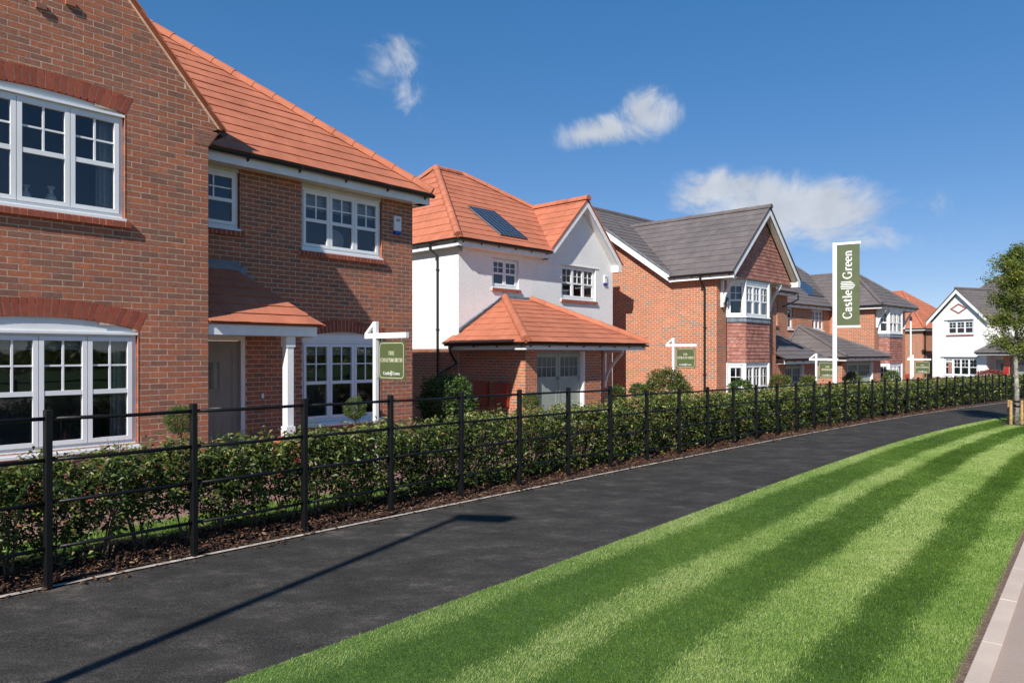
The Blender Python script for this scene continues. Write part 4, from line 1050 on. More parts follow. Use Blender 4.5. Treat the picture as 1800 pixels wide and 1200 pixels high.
eaves(H, (4.64, -.32), (8.85, -.32), (0, -1), 1.11, soff=.3, fh=.18, brk=.8)
brick_pieces(H); tile_pieces(H); hung_pieces(H)

# ================================================================ house 4 : orange brick, dark hipped roof, bay, garage
H = House('hipped_house', 1537, 37.8, 48.0, -1.05, 'orange brick house with dark hipped roof, bay window and garage, behind the tall green banner', 'house')
BO = dict(mat='brick_orange', mortar='mortar_pale')
brick_wall(H, Pl(H, (0, 2.35), (0, -1)), lambda z: (0, 2.35), -1.8, 3.86, (), **BO)
w4 = brick_wall(H, Pl(H, (-9.5, 2.35), (1, 0)), lambda z: (0, 9.5), -1.8, 3.95, [Hole(4.75, 5.30, 2.74, 3.86), Hole(7.35, 8.75, 2.74, 3.86)], **BO)
mw = Pl(H, (-9.5, 2.35), (1, 0)); window(H, mw, 4.76, 5.29, 2.76, 3.85, 1, cols=1); window(H, mw, 7.36, 8.74, 2.76, 3.85, 3, curtain=.1)
slab(H, mw, 'window_sill', 'upvc', 4.7, 5.35, -.02, .07, 2.70, 2.745, w4); slab(H, mw, 'window_sill', 'upvc', 7.3, 8.8, -.02, .07, 2.70, 2.745, w4)
f4 = Pl(H, (0, 0), (1, 0)); brick_wall(H, f4, lambda z: (0, .47), -1.8, 3.86, (), **BO); brick_wall(H, f4, lambda z: (3.05, 4.25), -1.8, 3.86, (), **BO)
brick_wall(H, Pl(H, (4.25, 0), (0, 1)), lambda z: (0, 5), -1.8, 3.86, (), mat='brick_orange', hero=False)
bay(H, .50, 3.03, .40, .40, -.55, .93, 1.02, 2.44, 2.60, 3.73, 3.86, hero=False)
m = MB(); m.box(-.3, 4.55, -.47, -.001, 3.87, 3.89); H.part(m, 'jetty_soffit', 'cream')
bracket(H, (.25, 0), (0, -1), 3.86, .98, .5); bracket(H, (3.95, 0), (0, -1), 3.86, .98, .5)
DK = dict(mat='tile_dark')
ha = roof_plane(H, [(-.38, -.53, 4.03), (4.62, -.53, 4.03), (2.12, 1.97, 6.02)], name='roof', **DK)
hb_ = roof_plane(H, [(-.38, 2.05, 4.03), (-.38, -.53, 4.03), (2.12, 1.97, 6.02), (2.12, 4.45, 6.02)], name='roof', **DK)
roof_plane(H, [(4.62, -.53, 4.03), (4.62, 4.0, 4.03), (2.12, 4.45, 6.02), (2.12, 1.97, 6.02)], hero=False, **DK)
hc = roof_plane(H, [(-9.8, 2.05, 4.03), (-.38, 2.05, 4.03), (2.12, 4.45, 6.02), (1.5, 5.45, 6.85), (-9.8, 5.45, 6.85)], name='roof', **DK)
roof_plane(H, [(4.9, 2.05, 4.03), (4.9, 8.85, 4.03), (1.5, 5.45, 6.85)], hero=False, **DK)
for (p, q) in (((-.36, -.51, 4.08), (2.12, 1.97, 6.07)), ((4.6, -.51, 4.08), (2.12, 1.97, 6.07)), ((2.12, 1.97, 6.04), (2.12, 4.5, 6.04)), ((2.1, 4.7, 6.2), (1.5, 5.45, 6.88)), ((-9.8, 5.45, 6.87), (1.5, 5.45, 6.87))): ridge_run(H, ha, p, q, mat='tile_dark', r=.10)
eaves(H, (-.34, 2.0), (-.34, -.485), (-1, 0), 3.84, soff=.3, fh=.18); eaves(H, (-.34, -.49), (4.58, -.49), (0, -1), 3.84, soff=.4, fh=.18); eaves(H, (-9.7, 2.09), (-.36, 2.09), (0, -1), 3.84, soff=.25, fh=.18)
P0 = lambda s, d: Vector((s, d, 4.03+.8294*(d-2.05)))+Vector((0, -.64, .77))*.10
q = [P0(-1.9, 2.70), P0(0.05, 2.70), P0(-.15, 3.83), P0(-1.75, 3.60)]
m = MB(); m.prism([tuple(x-Vector((0, -.64, .77))*.035) for x in q], Vector((0, -.64, .77))*.03); pvf = H.part(m, 'solar_panel', 'panel_frame')
for i in range(5):
    for j in range(6):
        m = MB(); m.face([tuple(bil(q, (i+.06)/5, (j+.06)/6)), tuple(bil(q, (i+.94)/5, (j+.06)/6)), tuple(bil(q, (i+.94)/5, (j+.94)/6)), tuple(bil(q, (i+.06)/5, (j+.94)/6))]); H.part(m, 'solar_cell', 'pv', pvf)
g4 = Pl(H, (-5.0, -.5), (1, 0))
brick_wall(H, Pl(H, (-5.0, 2.35), (0, -1)), lambda z: (0, 2.85), -1.8, 1.18, (), **BO)
brick_wall(H, g4, lambda z: (0, 4.5), -1.8, 1.18, [Hole(.4, 3.5, -1.8, 1.12)], **BO)
brick_wall(H, Pl(H, (-.5, -.5), (0, 1)), lambda z: (0, 2.8), -1.8, 1.18, (), mat='brick_orange', hero=False)
garage_door(H, g4, .41, 3.49, -1.1, 1.115, cols=6)
gg = roof_plane(H, [(-5.35, -.86, 1.36), (-.15, -.86, 1.36), (-3.2, 2.33, 2.85), (-3.6, 2.33, 2.85)], name='garage_roof', **DK)
roof_plane(H, [(-5.35, 2.33, 1.36), (-5.35, -.86, 1.36), (-3.6, 2.33, 2.85)], name='garage_roof', **DK)
roof_plane(H, [(-.15, -.86, 1.36), (-.15, 2.33, 1.36), (-3.2, 2.33, 2.85)], name='garage_roof', hero=False, **DK)
ridge_run(H, gg, (-5.33, -.84, 1.40), (-3.6, 2.3, 2.9), mat='tile_dark', r=.09); ridge_run(H, gg, (-.17, -.84, 1.40), (-3.2, 2.3, 2.9), mat='tile_dark', r=.09)
eaves(H, (-5.31, 2.3), (-5.31, -.82), (-1, 0), 1.17, soff=.3, fh=.18); eaves(H, (-5.31, -.825), (-.19, -.825), (0, -1), 1.17, soff=.3, fh=.18)
m = MB(); m.box(-3.65, -3.15, 2.25, 2.345, 2.86, 2.98); m.prism([(-5.3, 2.29, 1.45), (-3.62, 2.29, 2.86), (-3.62, 2.29, 3.0), (-5.3, 2.29, 1.62)], (0, .05, 0)); H.part(m, 'lead_flashing', 'lead')
l4 = Pl(H, (-5.0, 2.35), (0, -1)); m = MB(); l4.box(m, 1.0, 1.5, .012, .16, -.65, -.02); l4.box(m, .99, 1.51, .012, .2, -.02, 0); H.part(m, 'meter_box', 'meter_red')
brick_pieces(H); tile_pieces(H); hung_pieces(H, 150)

# ================================================================ house 5 : far red-roofed brick house
H = House('red_roofed_house', 1622, 60, 58.0, -1.6, 'distant orange brick house with red hipped roof, left of the white gabled house', 'house')
s6 = Pl(H, (0, 9), (0, -1)); brick_wall(H, s6, lambda z: (0, 9), -2.2, 3.45, [Hole(5.2, 5.9, 2.0, 3.2)], **BO)
window(H, s6, 5.22, 5.88, 2.02, 3.18, 1, cols=1); brick_wall(H, Pl(H, (0, 0), (1, 0)), lambda z: (0, 8), -2.2, 3.45, (), **BO)
a6 = roof_plane(H, [(-.35, 9.3, 3.6), (-.35, -.35, 3.6), (3.9, 3.9, 7.1), (3.9, 5.0, 7.1)], name='roof'); b6 = roof_plane(H, [(-.35, -.35, 3.6), (8.3, -.35, 3.6), (4.1, 3.9, 7.1), (3.9, 3.9, 7.1)], name='roof')
ridge_run(H, a6, (-.33, -.33, 3.65), (3.9, 3.9, 7.15)); ridge_run(H, a6, (3.9, 3.9, 7.12), (3.9, 5.0, 7.12))
eaves(H, (-.31, 9.2), (-.31, -.31), (-1, 0), 3.42, fh=.2); eaves(H, (-.31, -.315), (8.2, -.315), (0, -1), 3.42, fh=.2)
c6 = roof_plane(H, [(-1.5, 7.0, .95), (-1.5, 2.2, .95), (-.02, 3.3, 2.0), (-.02, 7.0, 2.0)], name='porch_roof')
m = MB(); m.box(-1.45, -.01, 2.3, 6.9, .75, .93); H.part(m, 'porch_beam', 'white_paint')
slab(H, s6, 'front_door', 'door_sage', 3.6, 4.6, .012, .04, -1.6, .7)
slab(H, s6, 'side_frame', 'upvc', 3.0, 3.5, .012, .05, -1.6, .7)
downpipe(H, [(.25, -.06, 3.4), (.25, -.06, -1.9)], r=.06)
m = MB(); s6.box(m, 7.0, 8.2, .012, .3, -1.5, -.2); H.part(m, 'meter_box', 'meter_red')
brick_pieces(H, 0); tile_pieces(H, 60)

# ================================================================ house 6 : white rendered gable at the far right
H = House('white_gabled_house', 1639, 57, 158.5, -1.1, 'white rendered house with dark roof and brick diamond in its gable, far right', 'house')
f7 = Pl(H, (0, 0), (1, 0))
def o7(z):
    if z < 4.02: return (0, 4.36)
    k = max(.005, (6.2-z)*1.0); return (2.18-k, 2.18+k)
w7 = plain_wall(H, f7, [-.32, 4.02, 6.19], o7, [Hole(1.26, 3.36, 2.96, 4.0), Hole(.97, 3.67, -.17, 1.17)])
window(H, f7, 1.27, 3.35, 2.98, 3.98, 3, setback=.08); window(H, f7, .98, 3.66, -.15, 1.15, 4, setback=.08, roomd=.8)
brick_sill(H, f7, 1.2, 3.42, 2.97, w7, parts=True)
slab(H, f7, 'bellcast_bead', 'lead', 1.05, 3.4, 0, .06, 4.06, 4.09, w7); slab(H, f7, 'bellcast_bead', 'lead', .75, 3.8, 0, .06, 1.22, 1.26, w7)
brick_wall(H, f7, lambda z: (0, 4.36), -1.8, -.32, (), **BO)
plain_wall(H, Pl(H, (0, 8), (0, -1)), [-1.8, 4.05], lambda z: (0, 8)); plain_wall(H, Pl(H, (4.36, 0), (0, 1)), [-1.8, 4.05], lambda z: (0, .85))
fr7 = Pl(H, (4.36, .85), (1, 0)); plain_wall(H, fr7, [-1.8, 4.1], lambda z: (0, 9), [Hole(2.4, 3.4, 2.4, 3.6)]); window(H, fr7, 2.42, 3.38, 2.42, 3.58, 2)
plain_wall(H, Pl(H, (13.36, .85), (0, 1)), [-1.8, 4.12, 7.55], lambda z: (0, 8.8) if z < 4.12 else ((z-4.12)/.74, 8.75-(z-4.12)/.74), name='wall')
roof_plane(H, [(14, 9.9, 4.12), (-.3, 9.9, 4.12), (1.9, 5.2, 7.6), (14, 5.2, 7.6)], hero=False, **dict(mat='tile_dark'))
# brick diamond let into the render
cx, cz = 2.19, 4.93
for k in range(-6, 7):
    for sg in (1, -1):
        if abs(k) == 6 and sg < 0: continue
        x = cx+k*.1; z = cz+sg*(6-abs(k))*.058
        m = MB(); f7.box(m, x-.085, x+.085, .0, .025, z-.03, z+.026, random.random()); H.part(m, 'diamond_brick', 'brick_soldier', w7)
a7 = roof_plane(H, [(-.33, 5, 4.02), (-.33, -.3, 4.02), (2.18, -.3, 6.42), (2.18, 5, 6.42)], name='gable_roof', **DK); b7 = roof_plane(H, [(4.69, -.3, 4.02), (4.69, 4, 4.02), (2.18, 4, 6.42), (2.18, -.3, 6.42)], name='gable_roof', **DK)
c7 = roof_plane(H, [(-.3, .5, 4.12), (14, .5, 4.12), (14, 5.2, 7.6), (1.9, 5.2, 7.6)], name='roof', **DK)
roof_plane(H, [(-.3, 9.8, 4.12), (-.3, .5, 4.12), (1.9, 5.2, 7.6)], hero=False, **DK)
ridge_run(H, a7, (2.18, -.34, 6.45), (2.18, 3.8, 6.45), mat='tile_dark', r=.12); ridge_run(H, c7, (.9, 3.1, 6.15), (1.9, 5.2, 7.66), mat='tile_dark'); ridge_run(H, c7, (1.9, 5.2, 7.63), (14, 5.2, 7.63), mat='tile_dark')
verge_board(H, (-.31, -.27, 4.02), (2.18, -.27, 6.38), (0, -1), h=.30); verge_board(H, (4.67, -.27, 4.02), (2.18, -.27, 6.38), (0, -1), h=.30)
for (p, q) in (((-.36, -.3, 4.08), (2.18, -.3, 6.5)), ((4.72, -.3, 4.08), (2.18, -.3, 6.5))):
    m = MB(); p, q = Vector(p), Vector(q); m.prism([tuple(p), tuple(q), tuple(q+Vector((0, 0, -.09))), tuple(p+Vector((0, 0, -.09)))], Vector((0, .05, 0))); H.part(m, 'verge_tiles', 'tile_dark', a7)
eaves(H, (4.75, .55), (13, .55), (0, -1), 3.95, fh=.17)
d7 = roof_plane(H, [(4.0, -.75, 1.58), (13, -.75, 1.58), (13, .83, 2.7), (5.4, .83, 2.7)], name='porch_roof', **DK)
roof_plane(H, [(4.0, .83, 1.58), (4.0, -.75, 1.58), (5.4, .83, 2.7)], hero=False, **DK); ridge_run(H, d7, (4.02, -.73, 1.6), (5.4, .8, 2.74), mat='tile_dark', r=.1)
eaves(H, (4.05, -.71), (12.9, -.71), (0, -1), 1.40, fh=.18, soff=1.5, smat='white_paint')
slab(H, fr7, 'front_door', 'door_sage', .15, 1.05, .002, .05, -1.1, 1.05); slab(H, fr7, 'door_window', 'door_glass', .5, .7, .051, .06, .3, .8)
slab(H, fr7, 'letter_slot', 'chrome', .45, .75, .051, .058, -.35, -.3)
brick_wall(H, Pl(H, (5.55, .1), (1, 0)), lambda z: (0, .45), -1.8, 1.4, (), **BO); brick_wall(H, Pl(H, (5.55, .85), (0, -1)), lambda z: (0, .75), -1.8, 1.4, (), **BO)
garage_door(H, Pl(H, (6.2, .3), (1, 0)), 0, 2.4, -1.1, 1.38)
slab(H, Pl(H, (5.55, .1), (1, 0)), 'entrance_plaque', 'red_sign', .08, .38, .016, .05, .0, .55)
brick_pieces(H, 0); tile_pieces(H, 60)
# ================================================================ ground
def gz(x, y): 
    yy = min(max(y, -30), 90); return -.0157*yy
def smooth_curve(pts, n=8, ext=(12, 40)):
    p = np.array(pts, float)
    d0 = p[1]-p[0]; d0 = np.array(EXT0 if ext else d0); d0 /= np.linalg.norm(d0); d1 = p[-1]-p[-3]; d1 /= np.linalg.norm(d1)
    a = [p[0]-d0*ext[0]*k for k in (1, .5)]; b = [p[-1]+d1*ext[1]*k for k in (.33, .66, 1)]
    return np.array(a+list(p)+b)
def polyfit_curve(pts, y0, y1, step=.25, deg=3, slope0=None):
    p = np.array(pts); c = np.polyfit(p[:, 1], p[:, 0], deg)
    ya, yb = p[0, 1], p[-1, 1]; dc = np.polyder(c); out = []
    y = y0
    while y <= y1:
        yy = min(max(y, ya), yb); x = np.polyval(c, yy)+np.polyval(dc, yy)*(y-yy); out.append((x, y)); y += step
    return np.array(out)
PLp = [(-3.26, 4.74), (-2.75, 5.38), (-2.24, 5.96), (-1.59, 6.72), (-.55, 7.97), (.99, 9.7), (2.7, 11.42), (4.53, 13.88), (6.89, 16.21), (9.55, 19.15), (13.97, 23.66), (15.87, 25.2), (20.62, 29.65)]
PRp = [(-1.28, 3.45), (-.75, 4.2), (-.13, 5.05), (.55, 5.92), (1.69, 7.17), (2.71, 8.35), (4.21, 10.18), (6.6, 13.17), (8.24, 14.95), (10.52, 17.38), (14.55, 21.19)]
Fp = [(-3.2, 4.9), (-2.57, 5.73), (-1.9, 6.52), (-1.24, 7.31), (-.57, 8.04), (.08, 8.89), (.71, 9.55), (1.36, 10.37), (1.99, 11.1), (2.61, 11.8), (3.26, 12.53), (3.91, 13.3), (4.57, 14.1), (5.2, 14.85), (5.81, 15.56), (6.45, 16.2), (7.1, 16.95), (7.6, 17.5), (8.15, 18.05), (8.8, 18.7), (9.45, 19.4), (10.05, 20.0), (10.7, 20.65), (11.33, 21.25), (12., 21.9), (12.66, 22.5), (13.43, 23.25), (14.3, 24.15), (15.14, 25.0), (16.0, 25.95), (16.8, 26.75), (17.63, 27.54), (18.4, 28.25), (19.15, 28.95), (20.0, 29.8), (20.8, 30.55), (21.5, 31.2), (22.14, 31.8)]
PL = polyfit_curve(PLp, -14, 60); PR = polyfit_curve(PRp, -14, 60); FC = polyfit_curve(Fp, -14, 60, step=.1)
def normals(c):
    t = np.gradient(c, axis=0); t /= np.linalg.norm(t, axis=1)[:, None]
    return np.stack([t[:, 1], -t[:, 0]], 1)       # points right, towards the road
NR = normals(PR); NL = normals(PL); NF = normals(FC)
def offset(c, n, d): return c+n*d
def strip(name, a, b, mat, za=0.0, zb=0.0, sub=1, kind='structure', parent=None, zf=None):
    m = MB(); n = len(a)
    for i in range(n-1):
        for k in range(sub):
            f0, f1 = k/sub, (k+1)/sub
            q = []
            for (ii, ff) in ((i, f0), (i, f1), (i+1, f1), (i+1, f0)):
                x = a[ii][0]*(1-ff)+b[ii][0]*ff; y = a[ii][1]*(1-ff)+b[ii][1]*ff
                z = gz(x, y)+za*(1-ff)+zb*ff+(zf(x, y) if zf else 0); q.append((x, y, z))
            m.face(q[::-1])
    o = m.build(name, mat, parent, kind=kind, fix=True)
    # normals up
    me = o.data
    if me.polygons and me.polygons[len(me.polygons)//2].normal.z < 0: me.flip_normals()
    return o
def asphalt():
    m, nt, p = newmat('asphalt'); L = nt.links.new
    geo = N(nt, 'ShaderNodeNewGeometry')
    n = N(nt, 'ShaderNodeTexNoise'); n.inputs['Scale'].default_value = 120; n.inputs['Detail'].default_value = 3; L(geo.outputs['Position'], n.inputs['Vector'])
    mp = N(nt, 'ShaderNodeMapping'); mp.inputs['Rotation'].default_value = (0, 0, R(-52)); mp.inputs['Scale'].default_value = (.9, 1.5, 1); L(geo.outputs['Position'], mp.inputs['Vector'])
    n2 = N(nt, 'ShaderNodeTexNoise'); n2.inputs['Scale'].default_value = 2.6; n2.inputs['Detail'].default_value = 12; n2.inputs['Roughness'].default_value = .74; L(mp.outputs[0], n2.inputs['Vector'])
    r = ramp(nt, [(.32, (.033, .031, .0285)), (.47, (.046, .0425, .039)), (.57, (.063, .057, .052)), (.68, (.118, .100, .088))]); L(n2.outputs[0], r.inputs[0])
    r2 = ramp(nt, [(.3, .45), (.5, .95), (.62, 1.4), (.75, 2.6)]); L(n.outputs[0], r2.inputs[0])
    mx = N(nt, 'ShaderNodeMix'); mx.data_type = 'RGBA'; mx.blend_type = 'MULTIPLY'; mx.inputs[0].default_value = 1
    L(r.outputs[0], mx.inputs[6]); L(r2.outputs[0], mx.inputs[7]); L(mx.outputs[2], p.inputs['Base Color']); p.inputs['Roughness'].default_value = .95; p.inputs['Specular IOR Level'].default_value = .12
    b = N(nt, 'ShaderNodeBump'); b.inputs['Strength'].default_value = .7; b.inputs['Distance'].default_value = .006; L(n.outputs[0], b.inputs['Height']); L(b.outputs[0], p.inputs['Normal'])
    return m
MAT['asphalt'] = asphalt()
def earth(name, c0, c1, sc=3, bump=.5):
    m, nt, p = newmat(name); L = nt.links.new
    geo = N(nt, 'ShaderNodeNewGeometry'); n = N(nt, 'ShaderNodeTexNoise'); n.inputs['Scale'].default_value = sc; n.inputs['Detail'].default_value = 10; n.inputs['Roughness'].default_value = .7; L(geo.outputs['Position'], n.inputs['Vector'])
    r = ramp(nt, [(.3, c0), (.7, c1)]); L(n.outputs[0], r.inputs[0]); L(r.outputs[0], p.inputs['Base Color']); p.inputs['Roughness'].default_value = .95
    n2 = N(nt, 'ShaderNodeTexNoise'); n2.inputs['Scale'].default_value = 60; n2.inputs['Detail'].default_value = 5; L(geo.outputs['Position'], n2.inputs['Vector'])
    b = N(nt, 'ShaderNodeBump'); b.inputs['Strength'].default_value = bump; b.inputs['Distance'].default_value = .02; L(n2.outputs[0], b.inputs['Height']); L(b.outputs[0], p.inputs['Normal'])
    return m
MAT['soil'] = earth('bark_mulch', (.030, .014, .009), (.085, .042, .026), 22, 1)
MAT['turf'] = earth('turf', (.035, .085, .012), (.075, .15, .025), 8)
MAT['road'] = earth('road_concrete', (.34, .255, .205), (.39, .30, .245), 2.5, .2)
MAT['farland'] = earth('far_ground', (.06, .09, .03), (.09, .12, .04), .2)
def paving_mat():
    m, nt, p = newmat('block_paving'); L = nt.links.new
    geo = N(nt, 'ShaderNodeNewGeometry'); mp = N(nt, 'ShaderNodeMapping'); mp.inputs['Rotation'].default_value = (0, 0, R(50)); L(geo.outputs['Position'], mp.inputs['Vector'])
    b = N(nt, 'ShaderNodeTexBrick'); b.inputs['Scale'].default_value = 1; b.inputs['Brick Width'].default_value = .2; b.inputs['Row Height'].default_value = .1; b.inputs['Mortar Size'].default_value = .004
    b.inputs['Color1'].default_value = (.32, .17, .14, 1); b.inputs['Color2'].default_value = (.24, .13, .11, 1); b.inputs['Mortar'].default_value = (.10, .08, .07, 1)
    L(mp.outputs[0], b.inputs['Vector']); L(b.outputs[0], p.inputs['Base Color']); p.inputs['Roughness'].default_value = .9
    return m
MAT['paving'] = paving_mat()
# far ground
m = MB(); ys = [-3000, -30, 0, 30, 60, 90, 300, 1000, 4000]; xs = [-4000, -600, -60, 0, 60, 600, 4000]
for i in range(len(ys)-1):
    for j in range(len(xs)-1):
        m.face([(x, y, gz(x, y)-1.0) for x, y in ((xs[j], ys[i]), (xs[j+1], ys[i]), (xs[j+1], ys[i+1]), (xs[j], ys[i+1]))])
m.build('ground', MAT['farland'], kind='structure')
path = strip('footpath', PL, PR, MAT['asphalt'], 0, 0, sub=2)
strip('path_edging', offset(PL, NL, -.045), PL, MAT['concrete_edge'], .012, .010)
# mulch bed with relief
mul_a = offset(PL, NL, -.046)
def lump(x, y): return .018*math.sin(x*9.1+y*5.3)*math.sin(y*7.7-x*3.1)+.012*math.sin(x*21+y*17)
strip('mulch_bed', offset(PL, NL, -1.15), mul_a, MAT['soil'], -.02, .005, sub=8, zf=lambda x, y: lump(x, y)*.7+.01)
# front gardens: strip of turf, paving, falling gently towards the houses
def garden(name, d0, d1, z0, z1, mat, sub=2): return strip(name, offset(PL, NL, -d1), offset(PL, NL, -d0), mat, z1, z0, sub=sub)
garden('garden_turf', .95, 1.9, -.01, -.07, MAT['turf'], 2)
garden('driveway', 1.9, 9.5, -.072, -.36, MAT['paving'], 3)
garden('back_land', 9.5, 40, -.37, -.55, MAT['farland'], 3)
# verge lawn, kerb and road
VW = 2.69
LA = PR; LB = offset(PR, NR, VW)
strip('verge_lawn', PR, LB, MAT['turf'], .004, .0, sub=2)
MAT['edge_soil'] = earth('edge_soil', (.10, .055, .035), (.26, .17, .12), 30, 1)
strip('kerb_gap', offset(PR, NR, VW-.02), offset(PR, NR, VW+.035), MAT['edge_soil'], .006, .002)
ka, kb = offset(PR, NR, VW+.03), offset(PR, NR, VW+.125)
# kerb stones laid one by one
mk = []
acc = 0; i0 = 0; CUM = np.concatenate([[0], np.cumsum(np.linalg.norm(np.diff(ka, axis=0), axis=1))])
kroot = empty('kerb', (ka[60][0], ka[60][1], 0)); tag(kroot, kind='structure')
L0 = 0; KN = 0
def interp(c, s): return np.array([np.interp(s, CUM, c[:, 0]), np.interp(s, CUM, c[:, 1])])
while L0 < CUM[-1]-1:
    a0, a1 = interp(ka, L0+.0015), interp(ka, L0+.9135); b0, b1 = interp(kb, L0+.0015), interp(kb, L0+.9135)
    m = MB(); z = lambda p: gz(*p)
    dz = random.uniform(-.002, .002)
    m.hexa([(*a0, z(a0)-.2), (*b0, z(b0)-.2), (*b1, z(b1)-.2), (*a1, z(a1)-.2), (*a0, z(a0)+.012+dz), (*b0, z(b0)+.010+dz), (*b1, z(b1)+.010+dz), (*a1, z(a1)+.012+dz)][::1])
    mid = (a0+a1)/2
    if -8 < mid[1] < 45:
        m2 = MB(); m2.v = [(x-kroot.location.x, y-kroot.location.y, zz) for x, y, zz in m.v]; m2.f = m.f; m2.t = m.t
        o = m2.build('kerb_stone', MAT['kerb'], kroot, fix=True); KN += 1; bevel(o, .003, 1)
    L0 += .915
strip('road', offset(PR, NR, VW+.124), offset(PR, NR, VW+7.5), MAT['road'], -.008, .02, sub=4)
strip('road_margin', offset(PR, NR, VW+7.5), offset(PR, NR, VW+40), MAT['turf'], .02, .0, sub=2)

# ---- vegetation helpers (numpy)
def quads_mesh(name, V, F, tone, mat, parent=None, **kw):
    me = bpy.data.meshes.new(name); me.vertices.add(len(V)); me.vertices.foreach_set('co', V.astype(np.float32).ravel())
    k = F.shape[1]; me.loops.add(F.size); me.loops.foreach_set('vertex_index', F.astype(np.int32).ravel())
    me.polygons.add(len(F)); me.polygons.foreach_set('loop_start', np.arange(0, F.size, k, dtype=np.int32)); me.polygons.foreach_set('loop_total', np.full(len(F), k, np.int32))
    me.materials.append(mat); a = me.attributes.new('tone', 'FLOAT', 'FACE'); a.data.foreach_set('value', tone.astype(np.float32))
    me.update(calc_edges=True); me.validate()
    o = bpy.data.objects.new(name, me); COL.objects.link(o)
    if parent: o.parent = parent
    tag(o, **kw); return o
def leaves(P, size, tone, updir=None, droop=.35, ratio=.38, fold=.3):
    """folded two-quad leaves at points P; returns V,F,tone"""
    n = len(P); size = np.broadcast_to(size, (n,))
    th = rng.uniform(0, 2*np.pi, n); el = rng.normal(.15, .55, n)
    if updir is not None:
        d = updir+rng.normal(0, .75, (n, 3)); d /= np.linalg.norm(d, axis=1)[:, None]
    else: d = np.stack([np.cos(th)*np.cos(el), np.sin(th)*np.cos(el), np.sin(el)-droop*.3], 1); d /= np.linalg.norm(d, axis=1)[:, None]
    r = rng.normal(0, 1, (n, 3)); s = np.cross(d, r); s /= np.linalg.norm(s, axis=1)[:, None]
    # prefer leaf faces looking up/outward
    nn = np.cross(s, d); flip = nn[:, 2] < 0; s[flip] *= -1; nn = np.cross(s, d)
    s = s+np.array([0, 0, 0]); L_ = size[:, None]; Wd = L_*ratio*.5
    base = P; tip = P+d*L_-np.array([0, 0, 1])*L_*droop*.35; mid = P+d*L_*.5+nn*L_*.06
    l = mid+s*Wd+nn*Wd*fold; r_ = mid-s*Wd+nn*Wd*fold
    V = np.stack([base, l, tip, r_, mid], 1).reshape(-1, 3)
    b = np.arange(n)[:, None]*5
    F = np.concatenate([b+np.array([[0, 4, 1]]), b+np.array([[4, 2, 1]]), b+np.array([[0, 3, 4]]), b+np.array([[4, 3, 2]])], 1).reshape(-1, 3)
    return V, F, np.repeat(tone, 4)
def leafy(name, P, size, tone, mat, parent=None, **kw):
    V, F, T = leaves(P, size, tone); return quads_mesh(name, V, F, T, MAT[mat], parent, **kw)

# ---- verge grass : real blades, leaning with the mower's passes; stripe sheen also painted in
def grass_area(name, s0, s1, dens, hgt, wid, label=None, d0=0.0, d1=VW, stripes=True, near=None):
    CL = np.concatenate([[0], np.cumsum(np.linalg.norm(np.diff(PR, axis=0), axis=1))])
    y_to_s = lambda y: np.interp(y, PR[:, 1], CL)
    a, b = y_to_s(s0), y_to_s(s1); n = int((b-a)*(d1-d0)*dens)
    s = rng.uniform(a, b, n); d = rng.uniform(d0, d1, n)
    x = np.interp(s, CL, PR[:, 0]); y = np.interp(s, CL, PR[:, 1]); nx = np.interp(s, CL, NR[:, 0]); ny = np.interp(s, CL, NR[:, 1])
    px, py = x+nx*d, y+ny*d; z = -.0157*np.clip(py, -30, 90)
    keep = (py > .6) & (np.abs(px)/np.maximum(py, .1) < .95)
    px, py, z, d, nx, ny, s = [q[keep] for q in (px, py, z, d, nx, ny, s)]; n = len(px)
    wob = .018*np.sin(s*1.3)+.012*np.sin(s*4.1+1)+.02*np.sin(px*11+2*np.sin(py*5))*np.sin(py*9+px*3)+rng.normal(0, .04, n)
    dd = d+wob
    band = np.zeros(n)     # +1 blades lean away, tinted lighter; -1 lean to the camera, tinted darker
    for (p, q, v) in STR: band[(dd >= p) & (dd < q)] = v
    tx, ty = ny*-1, nx          # tangent, away from the camera
    tx, ty = -ny, nx
    lean = np.where(band > 0, 1.0, -.45)+rng.normal(0, .38, n); side = rng.normal(0, .4, n)
    h = hgt*rng.uniform(.6, 1.25, n); patch = .5+.5*np.sin(px*2.3+np.sin(py*1.7)*2)*np.sin(py*1.9+px*.8)
    D = np.stack([tx*lean+nx*side, ty*lean+ny*side, np.ones(n)], 1); D /= np.linalg.norm(D, axis=1)[:, None]
    A = rng.uniform(0, np.pi, n); Wv = np.stack([np.cos(A), np.sin(A), np.zeros(n)], 1)*(wid*rng.uniform(.7, 1.3, n))[:, None]
    B0 = np.stack([px, py, z], 1)
    V = np.stack([B0-Wv, B0+Wv, B0+D*h[:, None]], 1).reshape(-1, 3); F = np.arange(3*n).reshape(-1, 3)
    cl_ = np.sin(px*17+3*np.sin(py*7))*np.sin(py*15+2*np.sin(px*6)); cl2 = np.sin(px*5.1+1.7*np.sin(py*3.3))*np.sin(py*4.3+px)
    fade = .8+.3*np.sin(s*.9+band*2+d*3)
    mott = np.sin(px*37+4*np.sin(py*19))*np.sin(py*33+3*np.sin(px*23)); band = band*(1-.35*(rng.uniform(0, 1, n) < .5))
    tone = np.clip(.455+mott*.035+band*.215*fade+rng.normal(0, .14, n)+(patch-.5)*.08+cl_*.04+cl2*.045, 0, 1)  # band term paints the stripes' light and dark sheen into the blade colour
    return quads_mesh(name, V, F, tone, MAT['grass'], kind='stuff', label=label, cat='grass')
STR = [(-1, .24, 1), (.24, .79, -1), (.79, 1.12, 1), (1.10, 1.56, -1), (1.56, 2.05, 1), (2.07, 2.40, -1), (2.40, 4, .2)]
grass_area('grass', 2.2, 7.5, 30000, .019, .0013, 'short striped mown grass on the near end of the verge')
grass_area('grass', 7.5, 14, 14000, .020, .0021, 'striped mown grass on the middle of the verge')
